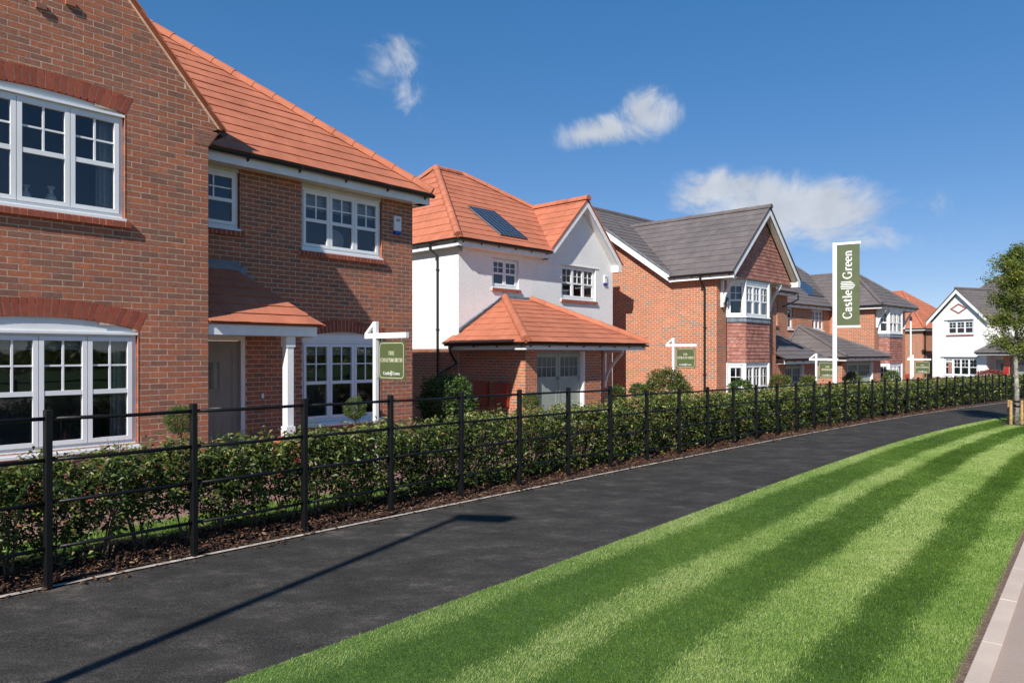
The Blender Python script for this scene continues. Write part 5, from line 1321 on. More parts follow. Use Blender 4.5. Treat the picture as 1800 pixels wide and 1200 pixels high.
grass_area('grass', 14, 40, 4600, .022, .0042, 'striped mown grass at the far bend of the verge')
# garden turf blades seen between the hedge stems
CLF = np.concatenate([[0], np.cumsum(np.linalg.norm(np.diff(PL, axis=0), axis=1))])
n = 46000; s = rng.uniform(np.interp(2.5, PL[:, 1], CLF), np.interp(13, PL[:, 1], CLF), n); d = rng.uniform(.78, 1.9, n)
x = np.interp(s, CLF, PL[:, 0])-np.interp(s, CLF, NL[:, 0])*d; y = np.interp(s, CLF, PL[:, 1])-np.interp(s, CLF, NL[:, 1])*d
z = -.0157*y-.02-(d-.9)*.05; B0 = np.stack([x, y, z], 1); D = rng.normal(0, .35, (n, 3)); D[:, 2] = 1; A = rng.uniform(0, 3.14, n)
Wv = np.stack([np.cos(A), np.sin(A), 0*A], 1)*.003; V = np.stack([B0-Wv, B0+Wv, B0+D*.055*rng.uniform(.6, 1.3, n)[:, None]], 1).reshape(-1, 3)
quads_mesh('garden_grass', V, np.arange(3*n).reshape(-1, 3), np.clip(rng.normal(.45, .15, n), 0, 1), MAT['grass'], kind='stuff', label='bright green grass strip behind the hedge', cat='grass')

# ---- mulch chips
MAT['chip'] = toned('bark_chip', [(0, (.028, .013, .009)), (.5, (.075, .034, .020)), (.85, (.14, .065, .036)), (1, (.30, .20, .11))], nvar=.3, nscale=60, bump=.5)
n = 30000; s = np.interp(1.5, PL[:, 1], CLF)+(np.interp(26, PL[:, 1], CLF)-np.interp(1.5, PL[:, 1], CLF))*rng.uniform(0, 1, n)**1.7; d = rng.uniform(.05, .82, n)
d = np.where(rng.uniform(0, 1, n) < .02, rng.uniform(-.12, .05, n), d)
x = np.interp(s, CLF, PL[:, 0])-np.interp(s, CLF, NL[:, 0])*d; y = np.interp(s, CLF, PL[:, 1])-np.interp(s, CLF, NL[:, 1])*d; z = -.0157*y+.012+rng.uniform(0, .03, n)*(d > .05)
th = rng.uniform(0, 6.28, n); ln = rng.uniform(.012, .05, n)*np.where(rng.uniform(0, 1, n) < .06, 1.7, 1); wd = ln*rng.uniform(.2, .5, n); ti = rng.normal(0, .35, n); ti2 = rng.normal(0, .35, n)
U = np.stack([np.cos(th), np.sin(th), ti], 1)*ln[:, None]/2; Wv = np.stack([-np.sin(th), np.cos(th), ti2], 1)*wd[:, None]/2; C0 = np.stack([x, y, z], 1); T = np.array([0, 0, .006])
V = np.stack([C0-U-Wv, C0+U-Wv*.6, C0+U+Wv*.7, C0-U+Wv, C0-U*.9-Wv+T, C0+U*.9-Wv*.6+T, C0+U*.9+Wv*.7+T, C0-U*.9+Wv+T], 1).reshape(-1, 3)
b = np.arange(n)[:, None]*8; F = np.concatenate([b+np.array([[4, 5, 6, 7]]), b+np.array([[0, 1, 5, 4]]), b+np.array([[1, 2, 6, 5]]), b+np.array([[2, 3, 7, 6]]), b+np.array([[3, 0, 4, 7]])], 1).reshape(-1, 4)
quads_mesh('bark_chips', V, F, np.repeat(rng.uniform(0, 1, n)**1.3, 5), MAT['chip'], kind='stuff', label='brown bark mulch chips under the fence', cat='mulch')

# ---- hedge
def hedge():
    root = empty('hedge', (-2.9, 6.0, gz(0, 6))); tag(root, 'long dark green leafy laurel hedge running behind the black rail fence', 'hedge')
    CF = np.concatenate([[0], np.cumsum(np.linalg.norm(np.diff(FC, axis=0), axis=1))]); sy = lambda y: np.interp(y, FC[:, 1], CF)
    Ps, Zs, Ts = [], [], []; st = MB(); off = root.location
    s = sy(-3.0); e = sy(52)
    fx = lambda s_, d_: (np.interp(s_, CF, FC[:, 0])-np.interp(s_, CF, NF[:, 0])*d_, np.interp(s_, CF, FC[:, 1])-np.interp(s_, CF, NF[:, 1])*d_)
    while s < e:
        cx, cy = fx(s, .52+random.uniform(-.05, .05)); near = cy < 9.5
        hgt = (.80 if cy < 7 else .80+min(.14, (cy-7)*.02))+random.uniform(-.05, .05)
        dist = math.hypot(cx, cy); gz_ = gz(cx, cy)
        nl = int((2300 if cy < 8.5 else 1900)*min(1, (10/max(dist, 6))**.75)); nl = max(nl, 560)
        sz = .053*max(1, (dist/10)**.6)
        # a plant: sprays of leaves along shoots
        ns = nl//11
        low = (random.uniform(.04, .22) if cy < 7.6 else .04) if cy < 9 else -.02
        sx = rng.normal(0, .17, ns); sd = rng.normal(0, .15, ns); sz0 = low+ (hgt-low)*(rng.beta(1.5, 1.1, ns) if cy < 8 else rng.beta(1.25, 1.1, ns))
        # keep the body within a rounded hedge profile
        prof = np.where(sz0 > hgt-.12, .75, 1)*np.where(sz0 < .22, .7 if cy < 8 else 1, 1); sx *= prof; sd = np.clip(sd*prof, -.27, .27)
        c0, c1 = np.interp(s, CF, NF[:, 0]), np.interp(s, CF, NF[:, 1])
        bx = cx+(-c1)*sx-c0*sd; by = cy+c0*sx-c1*sd
        dirv = np.stack([rng.normal(0, .5, ns)+(-c0)*sd*2, rng.normal(0, .5, ns)+(-c1)*sd*2, rng.uniform(.2, 1.1, ns)], 1); dirv /= np.linalg.norm(dirv, axis=1)[:, None]
        k = 11; tt = rng.uniform(0, 1, (ns, k)); ln = rng.uniform(.08, .20, ns)[:, None]
        P = np.stack([bx, by, sz0+gz_-.02], 1)[:, None, :]+dirv[:, None, :]*(tt*ln)[:, :, None]+rng.normal(0, .012, (ns, k, 3))
        tone = np.clip(rng.normal(.38 if cy < 9 else .45, .19, (ns, k))+tt*.20+np.where(sz0 > hgt-.1, .13, 0)[:, None], 0, .94)  # far stretch painted lighter as if more sunlit; top leaves lighter too
        tone = np.where(rng.uniform(0, 1, (ns, k)) < .03, 1.0, tone)
        Ps.append(P.reshape(-1, 3)); Ts.append(tone.ravel()); Zs.append(np.full(ns*k, sz)*rng.uniform(.7, 1.3, ns*k))
        if cy < 16:
            for q in range(5):
                a = Vector((cx+random.uniform(-.05, .05), cy+random.uniform(-.05, .05), gz_-.04)); b_ = a+Vector((random.uniform(-.14, .14), random.uniform(-.12, .12), hgt*.45)); c_ = b_+Vector((random.uniform(-.1, .1), random.uniform(-.1, .1), hgt*.42))
                st.tube([tuple(a-off), tuple(b_-off), tuple(c_-off)], [.009, .006, .003], 5)
        s += .33 if near else .30
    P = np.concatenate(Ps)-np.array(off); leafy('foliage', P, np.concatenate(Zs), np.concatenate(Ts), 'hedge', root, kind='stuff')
    st.build('stems', MAT['stem'], root, kind='stuff')
hedge()

# ---- belt of trees far off across the road (behind and to the right of the view; the windows reflect it)
n = 26000; az_ = R(44)+(R(250)-R(44))*rng.uniform(0, 1, n); rd = rng.uniform(70, 95, n); ht_ = 4.5+2.2*np.sin(az_*9)+1.6*np.sin(az_*23+1)+1.0*np.sin(az_*57)
zz = np.clip(ht_, 2, 9)*rng.uniform(0, 1, n)**.6; P = np.stack([rd*np.sin(az_), rd*np.cos(az_), zz-1.2], 1)
V, F, T = leaves(P, rng.uniform(.5, 1.1, n), np.clip(rng.normal(.4, .2, n), 0, 1), ratio=.7)
quads_mesh('far_trees', V, F, T, MAT['tree_leaf'], kind='stuff', label='distant belt of trees across the road, seen only as reflections', cat='trees')

# ---- estate fence
fence = empty('estate_fence', (-3.2, 4.9, gz(0, 4.9))); tag(fence, 'black metal rail fence with flat posts and four horizontal rails along the footpath', 'fence')
fo = fence.location
CF = np.concatenate([[0], np.cumsum(np.linalg.norm(np.diff(FC, axis=0), axis=1))])
posts = []
s0 = np.interp(4.90, FC[:, 1], CF); k = -6
s = s0-6*1.03
while True:
    x, y = np.interp(s, CF, FC[:, 0]), np.interp(s, CF, FC[:, 1])
    if y > 46: break
    t = (np.interp(s+.05, CF, FC[:, 0])-x, np.interp(s+.05, CF, FC[:, 1])-y); l = math.hypot(*t); posts.append((x, y, t[0]/l, t[1]/l, k)); s += 1.03+(.012 if y > 8 else 0); k += 1
RH = [.275, .585, .875, 1.155]
pm = None
for i, (x, y, tx, ty, k) in enumerate(posts):
    low = k >= 8; h = 1.125 if low else 1.215
    m = MB(); g0 = gz(x, y)
    u = Vector((tx, ty, 0)); n = Vector((ty, -tx, 0))
    def bx(a0, a1, b0, b1, c0, c1):
        q = [u*a+n*b for a, b in ((a0, b0), (a1, b0), (a1, b1), (a0, b1))]; m.hexa([(*(v+Vector((0, 0, c0))),) for v in q]+[(*(v+Vector((0, 0, c1))),) for v in q])
    bx(-.022, .022, -.026, .026, -.35, h); 
    o = m.build('post', MAT['black_paint'], fence, fix=True); o.location = (x-fo.x, y-fo.y, g0-fo.z); bevel(o, .004)
    o.rotation_euler = (random.uniform(-.006, .006), random.uniform(-.006, .006), 0)
    if i+1 < len(posts):
        x2, y2 = posts[i+1][0], posts[i+1][1]; g2 = gz(x2, y2); dz = -.095 if k >= 7 else 0
        for r_ in RH:
            zz = r_+dz
            if zz < .15 and k > 22: pass
            mm = MB(); a = Vector((x, y, g0+zz))-fo; b = Vector((x2, y2, g2+zz))-fo; sag = (a+b)/2+Vector((0, 0, -.003+random.uniform(-.004, .004)))
            mm.tube([tuple(a), tuple(sag), tuple(b)], .0135, 8); mm.build('rail', MAT['black_paint'], fence, smooth=True)

# ---- shrubs and clipped trees
def ball(name, cx, cy, cz, rx, rz, n, sz, mat, label, cat='shrub', stem=None, group=None, fill=.55, zb=None):
    g0 = zb if zb is not None else gz(cx, cy)-.2
    root = empty(name, (cx, cy, g0)); tag(root, label, cat, group)
    v = rng.normal(0, 1, (n, 3)); v /= np.linalg.norm(v, axis=1)[:, None]
    lump_ = 1+.13*np.sin(v[:, 0]*5+cx)*np.sin(v[:, 1]*6+cy)+.08*np.sin(v[:, 2]*9+cx*3)
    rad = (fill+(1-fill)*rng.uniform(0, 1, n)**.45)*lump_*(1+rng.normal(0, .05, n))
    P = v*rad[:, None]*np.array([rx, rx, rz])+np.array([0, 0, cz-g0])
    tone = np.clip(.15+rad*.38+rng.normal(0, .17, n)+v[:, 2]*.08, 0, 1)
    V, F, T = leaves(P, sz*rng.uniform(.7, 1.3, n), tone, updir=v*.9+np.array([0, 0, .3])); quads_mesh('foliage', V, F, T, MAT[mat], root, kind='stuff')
    m = MB(); h = cz-g0
    if stem: m.tube([(0, 0, -.1), (.008, -.006, h*.5), (0, 0, h+.02)], [stem, stem*.8, stem*.7], 8)
    else:
        for q in range(5): a = q*1.26; m.tube([(0, 0, -.1), (.25*rx*math.cos(a), .25*rx*math.sin(a), h*.5), (.6*rx*math.cos(a), .6*rx*math.sin(a), h)], [.018, .012, .006], 6)
    m.build('stem', MAT['stem'], root)
    return root
GT = 'clipped ball trees in the front gardens'
def at(px, d): return (px-900)/FPX*d
ball('topiary_ball', at(318, 7.9), 7.9, .80, .155, .155, 6500, .018, 'box_leaf', 'small clipped ball tree in front of the gable wall beside the porch', 'topiary', .013, GT)
ball('topiary_ball', at(624, 11), 11, .68, .165, .17, 5200, .022, 'box_leaf', 'small clipped ball tree under the three-light window, left of the first sign post', 'topiary', .014, GT)
ball('topiary_ball', at(932, 14.0), 14.0, .60, .17, .155, 3600, .028, 'box_leaf', 'small clipped ball tree in front of the white house garage door', 'topiary', .014, GT)
ball('topiary_ball', at(1121, 18), 18, .60, .19, .17, 1300, .055, 'laurel', 'small round bush on a stem left of the reddish photinia', 'topiary', .015, GT)
ball('laurel_bush', at(785, 16.2), 16.2, .42, .60, .62, 6500, .085, 'laurel', 'large dark green round bush in the shade between the two nearest houses', 'shrub')
ball('photinia_bush', at(1172, 19.2), 19.2, .45, .62, .60, 6500, .085, 'photinia', 'large round bush with reddish leaf tips behind the second sign post', 'shrub')
ball('garden_bush', at(1302, 22.6), 22.6, .28, .38, .42, 2300, .09, 'laurel', 'leafy green bush in front of the two-storey bay window', 'shrub')
ball('round_bush', at(1372, 25), 25, .46, .36, .34, 2000, .085, 'photinia', 'round bush in front of the narrow garage door, left of the third sign', 'shrub', .02)
ball('round_bush', at(1420, 27), 27, .36, .30, .33, 1700, .085, 'photinia', 'round bush against the brick pier just left of the third sign', 'shrub', .02)
ball('round_bush', at(1498, 30), 30, .34, .36, .36, 1800, .095, 'photinia', 'round bush in front of the wide garage door, right of the banner pole', 'shrub', .02)
ball('round_bush', at(1567, 33), 33, .36, .34, .36, 1700, .10, 'box_leaf', 'light green round bush in front of the far bay window', 'shrub', .02)
ball('red_leaved_shrub', at(1742, 52), 52, -.12, .85, .45, 1800, .14, 'red_shrub', 'low red leaved shrub by the door of the white gabled house', 'shrub')
ball('laurel_bush', at(1085, 19.5), 19.5, .30, .25, .35, 900, .08, 'laurel', 'small dark bush at the corner of the white rendered house', 'shrub')
# spiky plant under the first window
root = empty('phormium', (at(205, 8.3), 8.3, -.2)); tag(root, 'spiky bronze leaved plant under the ground-floor gable window', 'plant')
m = MB()
for i in range(16):
    a = random.uniform(0, 6.28); le = random.uniform(.07, .30); h = random.uniform(.55, .83); p = [Vector((0, 0, 0)), Vector((le*.4*math.cos(a), le*.4*math.sin(a), h*.6)), Vector((le*math.cos(a), le*math.sin(a), h))]
    wv = Vector((-math.sin(a), math.cos(a), 0))*.012; m.face([p[0]-wv, p[0]+wv, p[1]+wv, p[1]-wv], .9); m.face([p[1]-wv, p[1]+wv, p[2]], .95)
m.build('leaves', MAT['photinia'], root)

# ---- street tree with stakes
def street_tree(x, y):
    g0 = gz(x, y); root = empty('street_tree', (x, y, g0)); tag(root, 'young staked street tree with slender upright leafy crown on the verge', 'tree')
    m = MB(); H_ = 4.55
    tp = [(0, 0, -.1), (.01, 0, .8), (-.02, .01, 1.7), (.0, -.01, 2.6), (.03, 0, 3.6), (.0, .02, H_)]
    m.tube(tp, [.066, .055, .049, .04, .026, .008], 10); br = MB(); ends = []
    for i in range(46):
        h = 1.55+2.75*(i/46)**.9; a = i*2.4+random.uniform(-.3, .3); L_ = (.70*(1-max(0, (h-1.9)/3.1))**.75)*random.uniform(.65, 1.2)*(.75 if h < 1.9 else 1)
        up = random.uniform(.5, 1.1); p0 = Vector((0, 0, h)); p1 = p0+Vector((math.cos(a)*L_*.5, math.sin(a)*L_*.5, up*L_*.45)); p2 = p0+Vector((math.cos(a)*L_, math.sin(a)*L_, up*L_*1.05))
        br.tube([p0, p1, p2], [.016, .010, .004], 5); ends.append((p0, p1, p2, L_))
        for q in range(3):
            t = random.uniform(.35, .95); b0 = p0.lerp(p2, t); b1 = b0+Vector((random.uniform(-.25, .25), random.uniform(-.25, .25), random.uniform(.0, .3)))
            br.tube([b0, b1], [.005, .002], 4); ends.append((b0, b0.lerp(b1, .5), b1, .3))
    Ps = []; 
    for (p0, p1, p2, L_) in ends:
        n = int(60+135*L_); t = rng.uniform(.2, 1.08, n); a0, a1, a2 = [np.array(v) for v in (p0, p1, p2)]
        Q = a0*(1-t)[:, None]+a2*t[:, None]+rng.normal(0, .065, (n, 3)); Ps.append(Q)
    P = np.concatenate(Ps); n = len(P); tone = np.clip(rng.normal(.45, .2, n)+.12*np.sin(P[:, 2]*4+P[:, 0]*5), 0, 1)
    m.build('trunk', MAT['bark'], root, smooth=True); br.build('branches', MAT['stem'], root)
    leafy('crown', P, .068*rng.uniform(.7, 1.3, n), tone, 'tree_leaf', root, kind='stuff')
    return root
TX, TY = 12.83, 18.37
street_tree(TX, TY)
ST = 'stakes around the young tree'
for i, (dx, dy, lb) in enumerate(((-.23, -.12, 'left timber stake beside the young tree trunk'), (.09, -.06, 'right timber stake in front of the young tree trunk'), (-.10, .14, 'timber stake behind the young tree trunk'))):
    m = MB(); m.box(-.026, .026, -.026, .026, -.3, .62); o = m.build('tree_stake', MAT['timber'], fix=True, label=lb, cat='stake', group=ST); o.location = (TX+dx, TY+dy, gz(TX, TY)); bevel(o, .006)
m = MB(); K = 16
for zc in (.58, .46):
    for k in range(K): 
        a, b = 2*math.pi*k/K, 2*math.pi*(k+1)/K; m.face([(.085*math.cos(a), .085*math.sin(a), zc), (.085*math.cos(b), .085*math.sin(b), zc), (.085*math.cos(b), .085*math.sin(b), zc+.035), (.085*math.cos(a), .085*math.sin(a), zc+.035)])
    m.box(-.2, -.08, -.1, -.085, zc-.08, zc-.045)
o = m.build('tree_tie', MAT['black_pvc'], label='black rubber tie holding the young tree to its left stake', cat='tree tie'); o.location = (TX, TY, gz(TX, TY))
m = MB(); K = 22; pts = [(.36*math.cos(2*math.pi*k/K)*(1+.06*math.sin(k*3)), .36*math.sin(2*math.pi*k/K), .008) for k in range(K)]; m.prism(pts, (0, 0, .012)); o = m.build('tree_pit', MAT['soil'], kind='structure'); o.location = (TX, TY, gz(TX, TY))

# ---- street lamp behind the photographer: its shadow lies on the path
lam = empty('street_lamp', (LAMPX, LAMPY, gz(0, LAMPY))); tag(lam, 'tall grey street lamp on the grass verge whose shadow crosses the path', 'street lamp')
m = MB(); m.tube([(0, 0, -.3), (0, 0, 1.2), (0, 0, 1.21), (0, 0, LAMPH)], [.075, .075, .05, .042], 14); m.build('pole', MAT['galv'], lam)
ad = Vector(LAMPD).normalized(); sdv = Vector((-ad.y, ad.x, 0))
m = MB(); q = [sdv*-.10-ad*.05, ad*.50+sdv*-.12, ad*.56+sdv*0, ad*.50+sdv*.12, sdv*.10-ad*.05]
m.prism([tuple(v+Vector((0, 0, LAMPH-.03+.06*k_))) for v, k_ in zip(q, (0, .3, .4, .3, 0))], (0, 0, .09)); m.build('lantern', MAT['galv'], lam, fix=True)

# ---- lettering: thick-and-thin serif strokes on a unit cap height
def arc(cx, cy, rx, ry, a0, a1, n=10): return [(cx+rx*math.cos(R(a0+(a1-a0)*i/n)), cy+ry*math.sin(R(a0+(a1-a0)*i/n))) for i in range(n+1)]
TK, TN = .17, .055
def glyph(ch):
    """list of (points, width function or number), advance"""
    V = lambda x, y0, y1, w=TK: ([(x, y0), (x, y1)], w)
    Hh = lambda x0, x1, y, w=TN: ([(x0, y), (x1, y)], w)
    sf = lambda x, y, r=.15: Hh(x-r, x+r, y+(TN/2 if y == 0 else -TN/2))
    D = lambda *p: (list(p), TK); Dn = lambda *p: (list(p), TN)
    xh = .66
    cw = lambda a: TN+(TK-TN)*abs(math.cos(R(a)))
    def bowl(cx, cy, rx, ry, a0, a1, n=14): return (arc(cx, cy, rx, ry, a0, a1, n), [cw(a0+(a1-a0)*i/n) for i in range(n+1)])
    G = {
     'T': ([V(.36, 0, 1), Hh(.02, .70, 1-TN/2), sf(.36, 0), V(.04, .78, 1, TN), V(.68, .78, 1, TN)], .78),
     'H': ([V(.16, 0, 1), V(.66, 0, 1), Hh(.16, .66, .52), sf(.16, 0), sf(.16, 1), sf(.66, 0), sf(.66, 1)], .90),
     'E': ([V(.16, 0, 1), Hh(.05, .60, 1-TN/2), Hh(.05, .64, TN/2), Hh(.16, .5, .52), V(.58, .8, 1, TN), V(.62, 0, .22, TN)], .74),
     'C': ([bowl(.45, .5, .34, .47, 48, 312), V(.70, .68, .95, TN), ([(.68, .2), (.70, .3)], TN)], .84),
     'A': ([Dn((.06, 0), (.38, 1)), D((.38, .98), (.66, 0)), Hh(.18, .56, .34), sf(.08, 0, .12), sf(.66, 0)], .80),
     'S': ([(arc(.34, .73, .22, .235, 30, 200, 8)+arc(.34, .27, .25, .24, 20, -150, 8), [TN, TN, TN, TN*1.3, TN*2, TK, TK, TK, TK, TK, TK, TK, TK, TN*2, TN*1.3, TN, TN, TN]), V(.56, .72, .92, TN), V(.09, .08, .3, TN)], .70),
     'W': ([D((.08, 1), (.30, 0)), Dn((.30, 0), (.50, .95)), D((.50, .95), (.72, 0)), Dn((.72, 0), (.94, 1)), sf(.08, 1, .13), sf(.94, 1, .11)], 1.04),
     'O': ([bowl(.44, .5, .34, .47, 0, 360, 22)], .88),
     'R': ([V(.16, 0, 1), bowl(.32, .74, .27, .235, -90, 90, 10), Hh(.05, .34, 1-TN/2), Hh(.16, .34, .5), D((.36, .5), (.66, 0)), sf(.16, 0), sf(.68, 0, .1)], .82),
     'F': ([V(.16, 0, 1), Hh(.05, .60, 1-TN/2), Hh(.16, .48, .5), V(.58, .78, 1, TN), sf(.16, 0)], .70),
     'D': ([V(.16, 0, 1), bowl(.34, .5, .36, .47, -90, 90, 12), Hh(.05, .36, 1-TN/2), Hh(.05, .36, TN/2)], .86),
     'I': ([V(.18, 0, 1), sf(.18, 0), sf(.18, 1)], .38),
     'N': ([V(.14, 0, 1, TN), D((.14, 1), (.66, 0)), V(.66, 0, 1, TN), sf(.14, 0, .12), sf(.66, 1, .12), sf(.12, 1, .08)], .82),
     'G': ([bowl(.45, .5, .36, .47, 45, 325), V(.72, 0.05, .42), Hh(.58, .86, .42), V(.70, .68, .95, TN)], .92),
     'a': ([V(.42, 0, .48, TK), bowl(.26, .44, .18, .20, 160, 0, 8), bowl(.27, .20, .19, .19, 40, 320, 12), Hh(.40, .58, TN/2)], .60),
     's': ([(arc(.24, .49, .14, .145, 30, 200, 7)+arc(.24, .18, .165, .15, 20, -150, 7), [TN, TN, TN*1.3, TN*2, TK*.9, TK, TK, TK, TK, TK, TK, TK*.9, TN*2, TN*1.3, TN, TN])], .48),
     't': ([V(.20, .08, .86, TK), Hh(.04, .40, xh-TN/2), (arc(.32, .12, .12, .1, 180, 320, 6), TN*1.4)], .43),
     'l': ([V(.18, 0, 1.02), sf(.18, 0, .14), Hh(.06, .18, 1)], .36),
     'e': ([bowl(.30, .33, .22, .31, 0, 310, 16), Hh(.10, .52, .36)], .58),
     'r': ([V(.16, 0, xh), sf(.16, 0, .13), Hh(.05, .16, xh-TN/2), (arc(.34, .44, .16, .2, 150, 50, 6), [TN, TN, TN*1.5, TN*2, TK*.8, TK, TK])], .50),
     'n': ([V(.16, 0, xh), V(.52, 0, .44), (arc(.34, .42, .18, .21, 170, 0, 8), [TN]*4+[TN*1.6, TN*2, TK*.8, TK*.9, TK]), sf(.16, 0, .12), sf(.52, 0, .12), Hh(.05, .16, xh-TN/2)], .68),
     ' ': ([], .36)}
    return G.get(ch, ([], .4))
def stroke(m, pts, w, P):
    n = len(pts); ws = w if isinstance(w, list) else [w]*n
    if len(ws) < n: ws = ws+[ws[-1]]*(n-len(ws))
    l, r = [], []
    for i, (x, y) in enumerate(pts):
        a = pts[max(0, i-1)]; b = pts[min(n-1, i+1)]; dx, dy = b[0]-a[0], b[1]-a[1]; q = math.hypot(dx, dy) or 1
        nx, ny = -dy/q*ws[i]/2, dx/q*ws[i]/2; l.append((x+nx, y+ny)); r.append((x-nx, y-ny))
    for i in range(n-1): m.face([P(*r[i]), P(*r[i+1]), P(*l[i+1]), P(*l[i])])
def text(m, s, P, size, cx, y, track=.06, emblem=False, squeeze=1.0):
    """writes s centred on cx at baseline y; P maps board (x,y,layer)"""
    items = []; x = 0
    for ch in s:
        if ch == '|': items.append(('|', x)); x += 1.30
        else:
            g_, adv = glyph(ch); items.append((g_, x)); x += adv+track
    tot = (x-track)*size*squeeze; x0 = cx-tot/2; lay = [0]
    for g_, xo in items:
        if g_ == '|':
            for k in range(5):
                # five bars of the emblem, the foot cut to a point like a shield
                xa = xo+.12+k*.20; cut = (.30, .12, 0, .12, .30)[k]; cut2 = (.12, .02, .02, .12, .30)[k]; top = (1.16, 1.22, 1.16, 1.22, 1.16)[k]
                bot = -.34
                f_ = lambda a, b: P(x0+a*size*squeeze, y+b*size)
                if k < 4 or True: m.face([f_(xa, bot+cut), f_(xa+.095, bot+cut2 if k < 2 else bot+cut+.06*(k-2)), f_(xa+.095, top), f_(xa, top)])
        else:
            for pts, w in g_: stroke(m, pts, w, lambda a, b: P(x0+(xo+a)*size*squeeze, y+b*size))
    return tot
def sign(name, px, dep, ang, ztop, lines, label, gx=None, zb=None, ps=.07, sc=1.0):
    x = at(px, dep); g0 = gz(x, dep)-.25 if zb is None else zb
    root = empty(name, (x, dep, g0), R(ang)); tag(root, label, 'sign', 'house name signs on white posts')
    zt = ztop-g0; h = ps/2; m = MB(); m.box(-h, h, -h, h, -.3, zt); po = m.build('post', MAT['white_paint'], root, fix=True); bevel(po, .004)
    za = zt-.27*sc; m = MB(); m.box(-.26*sc, -h, -h*.9, h*.9, za, za+.085); m.box(h, .80*sc, -h*.9, h*.9, za, za+.085); m.build('arm', MAT['white_paint'], root, fix=True)
    m = MB(); m.prism([(-.26*sc, -h*.85, za+.085), (-.20*sc, -h*.85, za+.086), (-h, -h*.85, zt-.075), (-h, -h*.85, zt-.004)], (0, h*1.7, 0)); m.build('brace', MAT['white_paint'], root, fix=True)
    W_, HH = .66*sc, .60*sc; x0 = h+.05; x1 = x0+W_; z1 = za-.05; z0 = z1-HH; c = .0
    m = MB(); m.box(x0, x1, -.006, .006, z0, z1); bd = m.build('board', MAT['board_green'], root, fix=True)
    P = lambda a, b, w=-.0075: (a, w, b)
    m = MB()
    # cream border line with rounded corners
    r_ = .06*sc; q = .028*sc; pts = []
    for (cx, cz, a0) in ((x1-q-r_, z1-q-r_, 0), (x0+q+r_, z1-q-r_, 90), (x0+q+r_, z0+q+r_, 180), (x1-q-r_, z0+q+r_, 270)): pts += arc(cx, cz, r_, r_, a0, a0+90, 6)
    pts.append(pts[0]); stroke(m, pts, .0075, P); cx = (x0+x1)/2
    n0 = len(m.f); text(m, lines[0], P, .062*sc, cx, z0+.385*sc, .06); mm = MB()
    wd = sum(glyph(c_)[1]+.05 for c_ in lines[1]); sz = min(.075*sc, (W_-.10*sc)/wd)
    text(m, lines[1], lambda a, b: P(a, b), sz, cx, z0+.275*sc, .05, squeeze=1)
    m.build('lettering', MAT['cream_print'], bd)
    m = MB(); text(m, 'Castle|Green', P, .052*sc, cx, z0+.075*sc, .02); m.build('maker_name', MAT['white_print'], bd)
    m = MB()
    for xx in (x0+.08, x1-.08): m.tube([(xx, 0, z1-.01), (xx, 0, za+.005)], .006, 6)
    m.tube([(h-.01, 0, z0+.02), (x0+.01, 0, z0+.02)], .006, 6); m.build('hook', MAT['chrome'], root)
    return root
sign('house_sign', 660.5, 11.6, -43, 2.03, ('THE', 'CHATSWORTH'), 'green hanging sign reading THE CHATSWORTH on white post, nearest the camera')
sign('house_sign', 1184, 22.4, -43, 2.0, ('THE', 'STRATFORD'), 'green hanging sign reading THE STRATFORD on white post before the orange brick side wall')
sign('house_sign', 1435, 27.5, -43, 1.52, ('THE', 'WINDSOR'), 'green hanging sign reading THE WINDSOR on white post left of the tall banner')
sign('house_sign', 1605, 36.0, -43, 1.45, ('THE', 'WENTWORTH'), 'green hanging sign on white post before the distant red-roofed house')
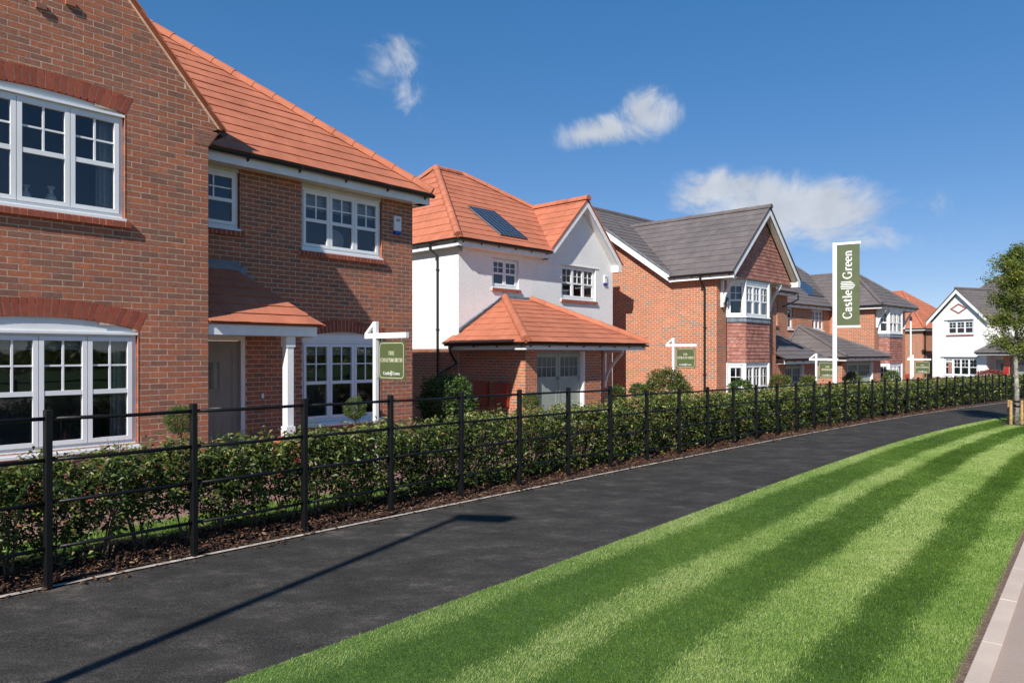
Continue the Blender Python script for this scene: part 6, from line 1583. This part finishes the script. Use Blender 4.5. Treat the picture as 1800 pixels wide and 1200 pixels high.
# tall banner
root = empty('banner_sign', (at(1467.5, 26), 26, gz(0, 26)-.3), R(-33)); tag(root, 'tall white post with dark green vertical banner reading Castle Green', 'banner'); g0 = root.location.z
zt = CAMZ+(621-427)/FPX*26-g0; m = MB(); m.box(-.07, .07, -.05, .05, -.3, zt); o = m.build('post', MAT['white_paint'], root, fix=True); bevel(o, .008)
zb_ = CAMZ+(621-576)/FPX*26-g0; bw = .74
m = MB(); m.box(.07, .07+bw+.04, -.03, .03, zt-.09, zt-.005); m.build('top_rail', MAT['white_paint'], root, fix=True); m = MB(); m.box(.07, .07+bw+.04, -.03, .03, zb_, zb_+.075); m.build('bottom_rail', MAT['white_paint'], root, fix=True)
m = MB(); m.box(.075, .07+bw, -.008, .008, zb_+.08, zt-.095); bd = m.build('banner', MAT['board_green'], root, fix=True)
P = lambda a, b: (.07+bw/2+.12-b, -.0095, a)
m = MB(); hgt = zt-zb_; size = .30; tw_ = text(MB(), 'Castle|Green', lambda a, b: (a, 0, b), size, 0, 0, .02); size *= (hgt*.80)/tw_
text(m, 'Castle|Green', P, size, zb_+hgt*.5, 0, .02); m.build('lettering', MAT['white_print'], bd)
# thin flag pole beyond
x = at(1601, 34); m = MB(); m.tube([(0, 0, -.3), (0, 0, 3.9)], [.05, .035], 10); o = m.build('flag_pole', MAT['white_paint'], label='thin white pole standing between the two farthest brick houses', cat='pole'); o.location = (x, 34, gz(0, 34)-.3)
m = MB(); m.tube([(0, 0, 3.9), (0, 0, 4.08)], [.07, .05], 8); mm = m.build('cap', MAT['black_pvc'], o)
# small tag sign in front of the white gabled house
MAT['door_red_dull'] = plain('dull_red_print', (.28, .12, .10), .6)
root = empty('plot_marker', (at(1675.5, 44), 44, gz(0, 44)-.3), R(-30)); tag(root, 'white marker post with small red tag in front of the white gabled house window', 'sign'); m = MB(); m.box(-.06, .06, -.06, .06, -.2, 2.1); m.build('post', MAT['white_paint'], root, fix=True)
m = MB(); m.box(-.26, -.08, -.01, .01, 1.3, 2.0); m.build('tag', MAT['door_red_dull'], root, fix=True); m = MB(); m.box(-.42, -.06, -.03, .03, 2.0, 2.08); m.build('arm', MAT['white_paint'], root, fix=True)
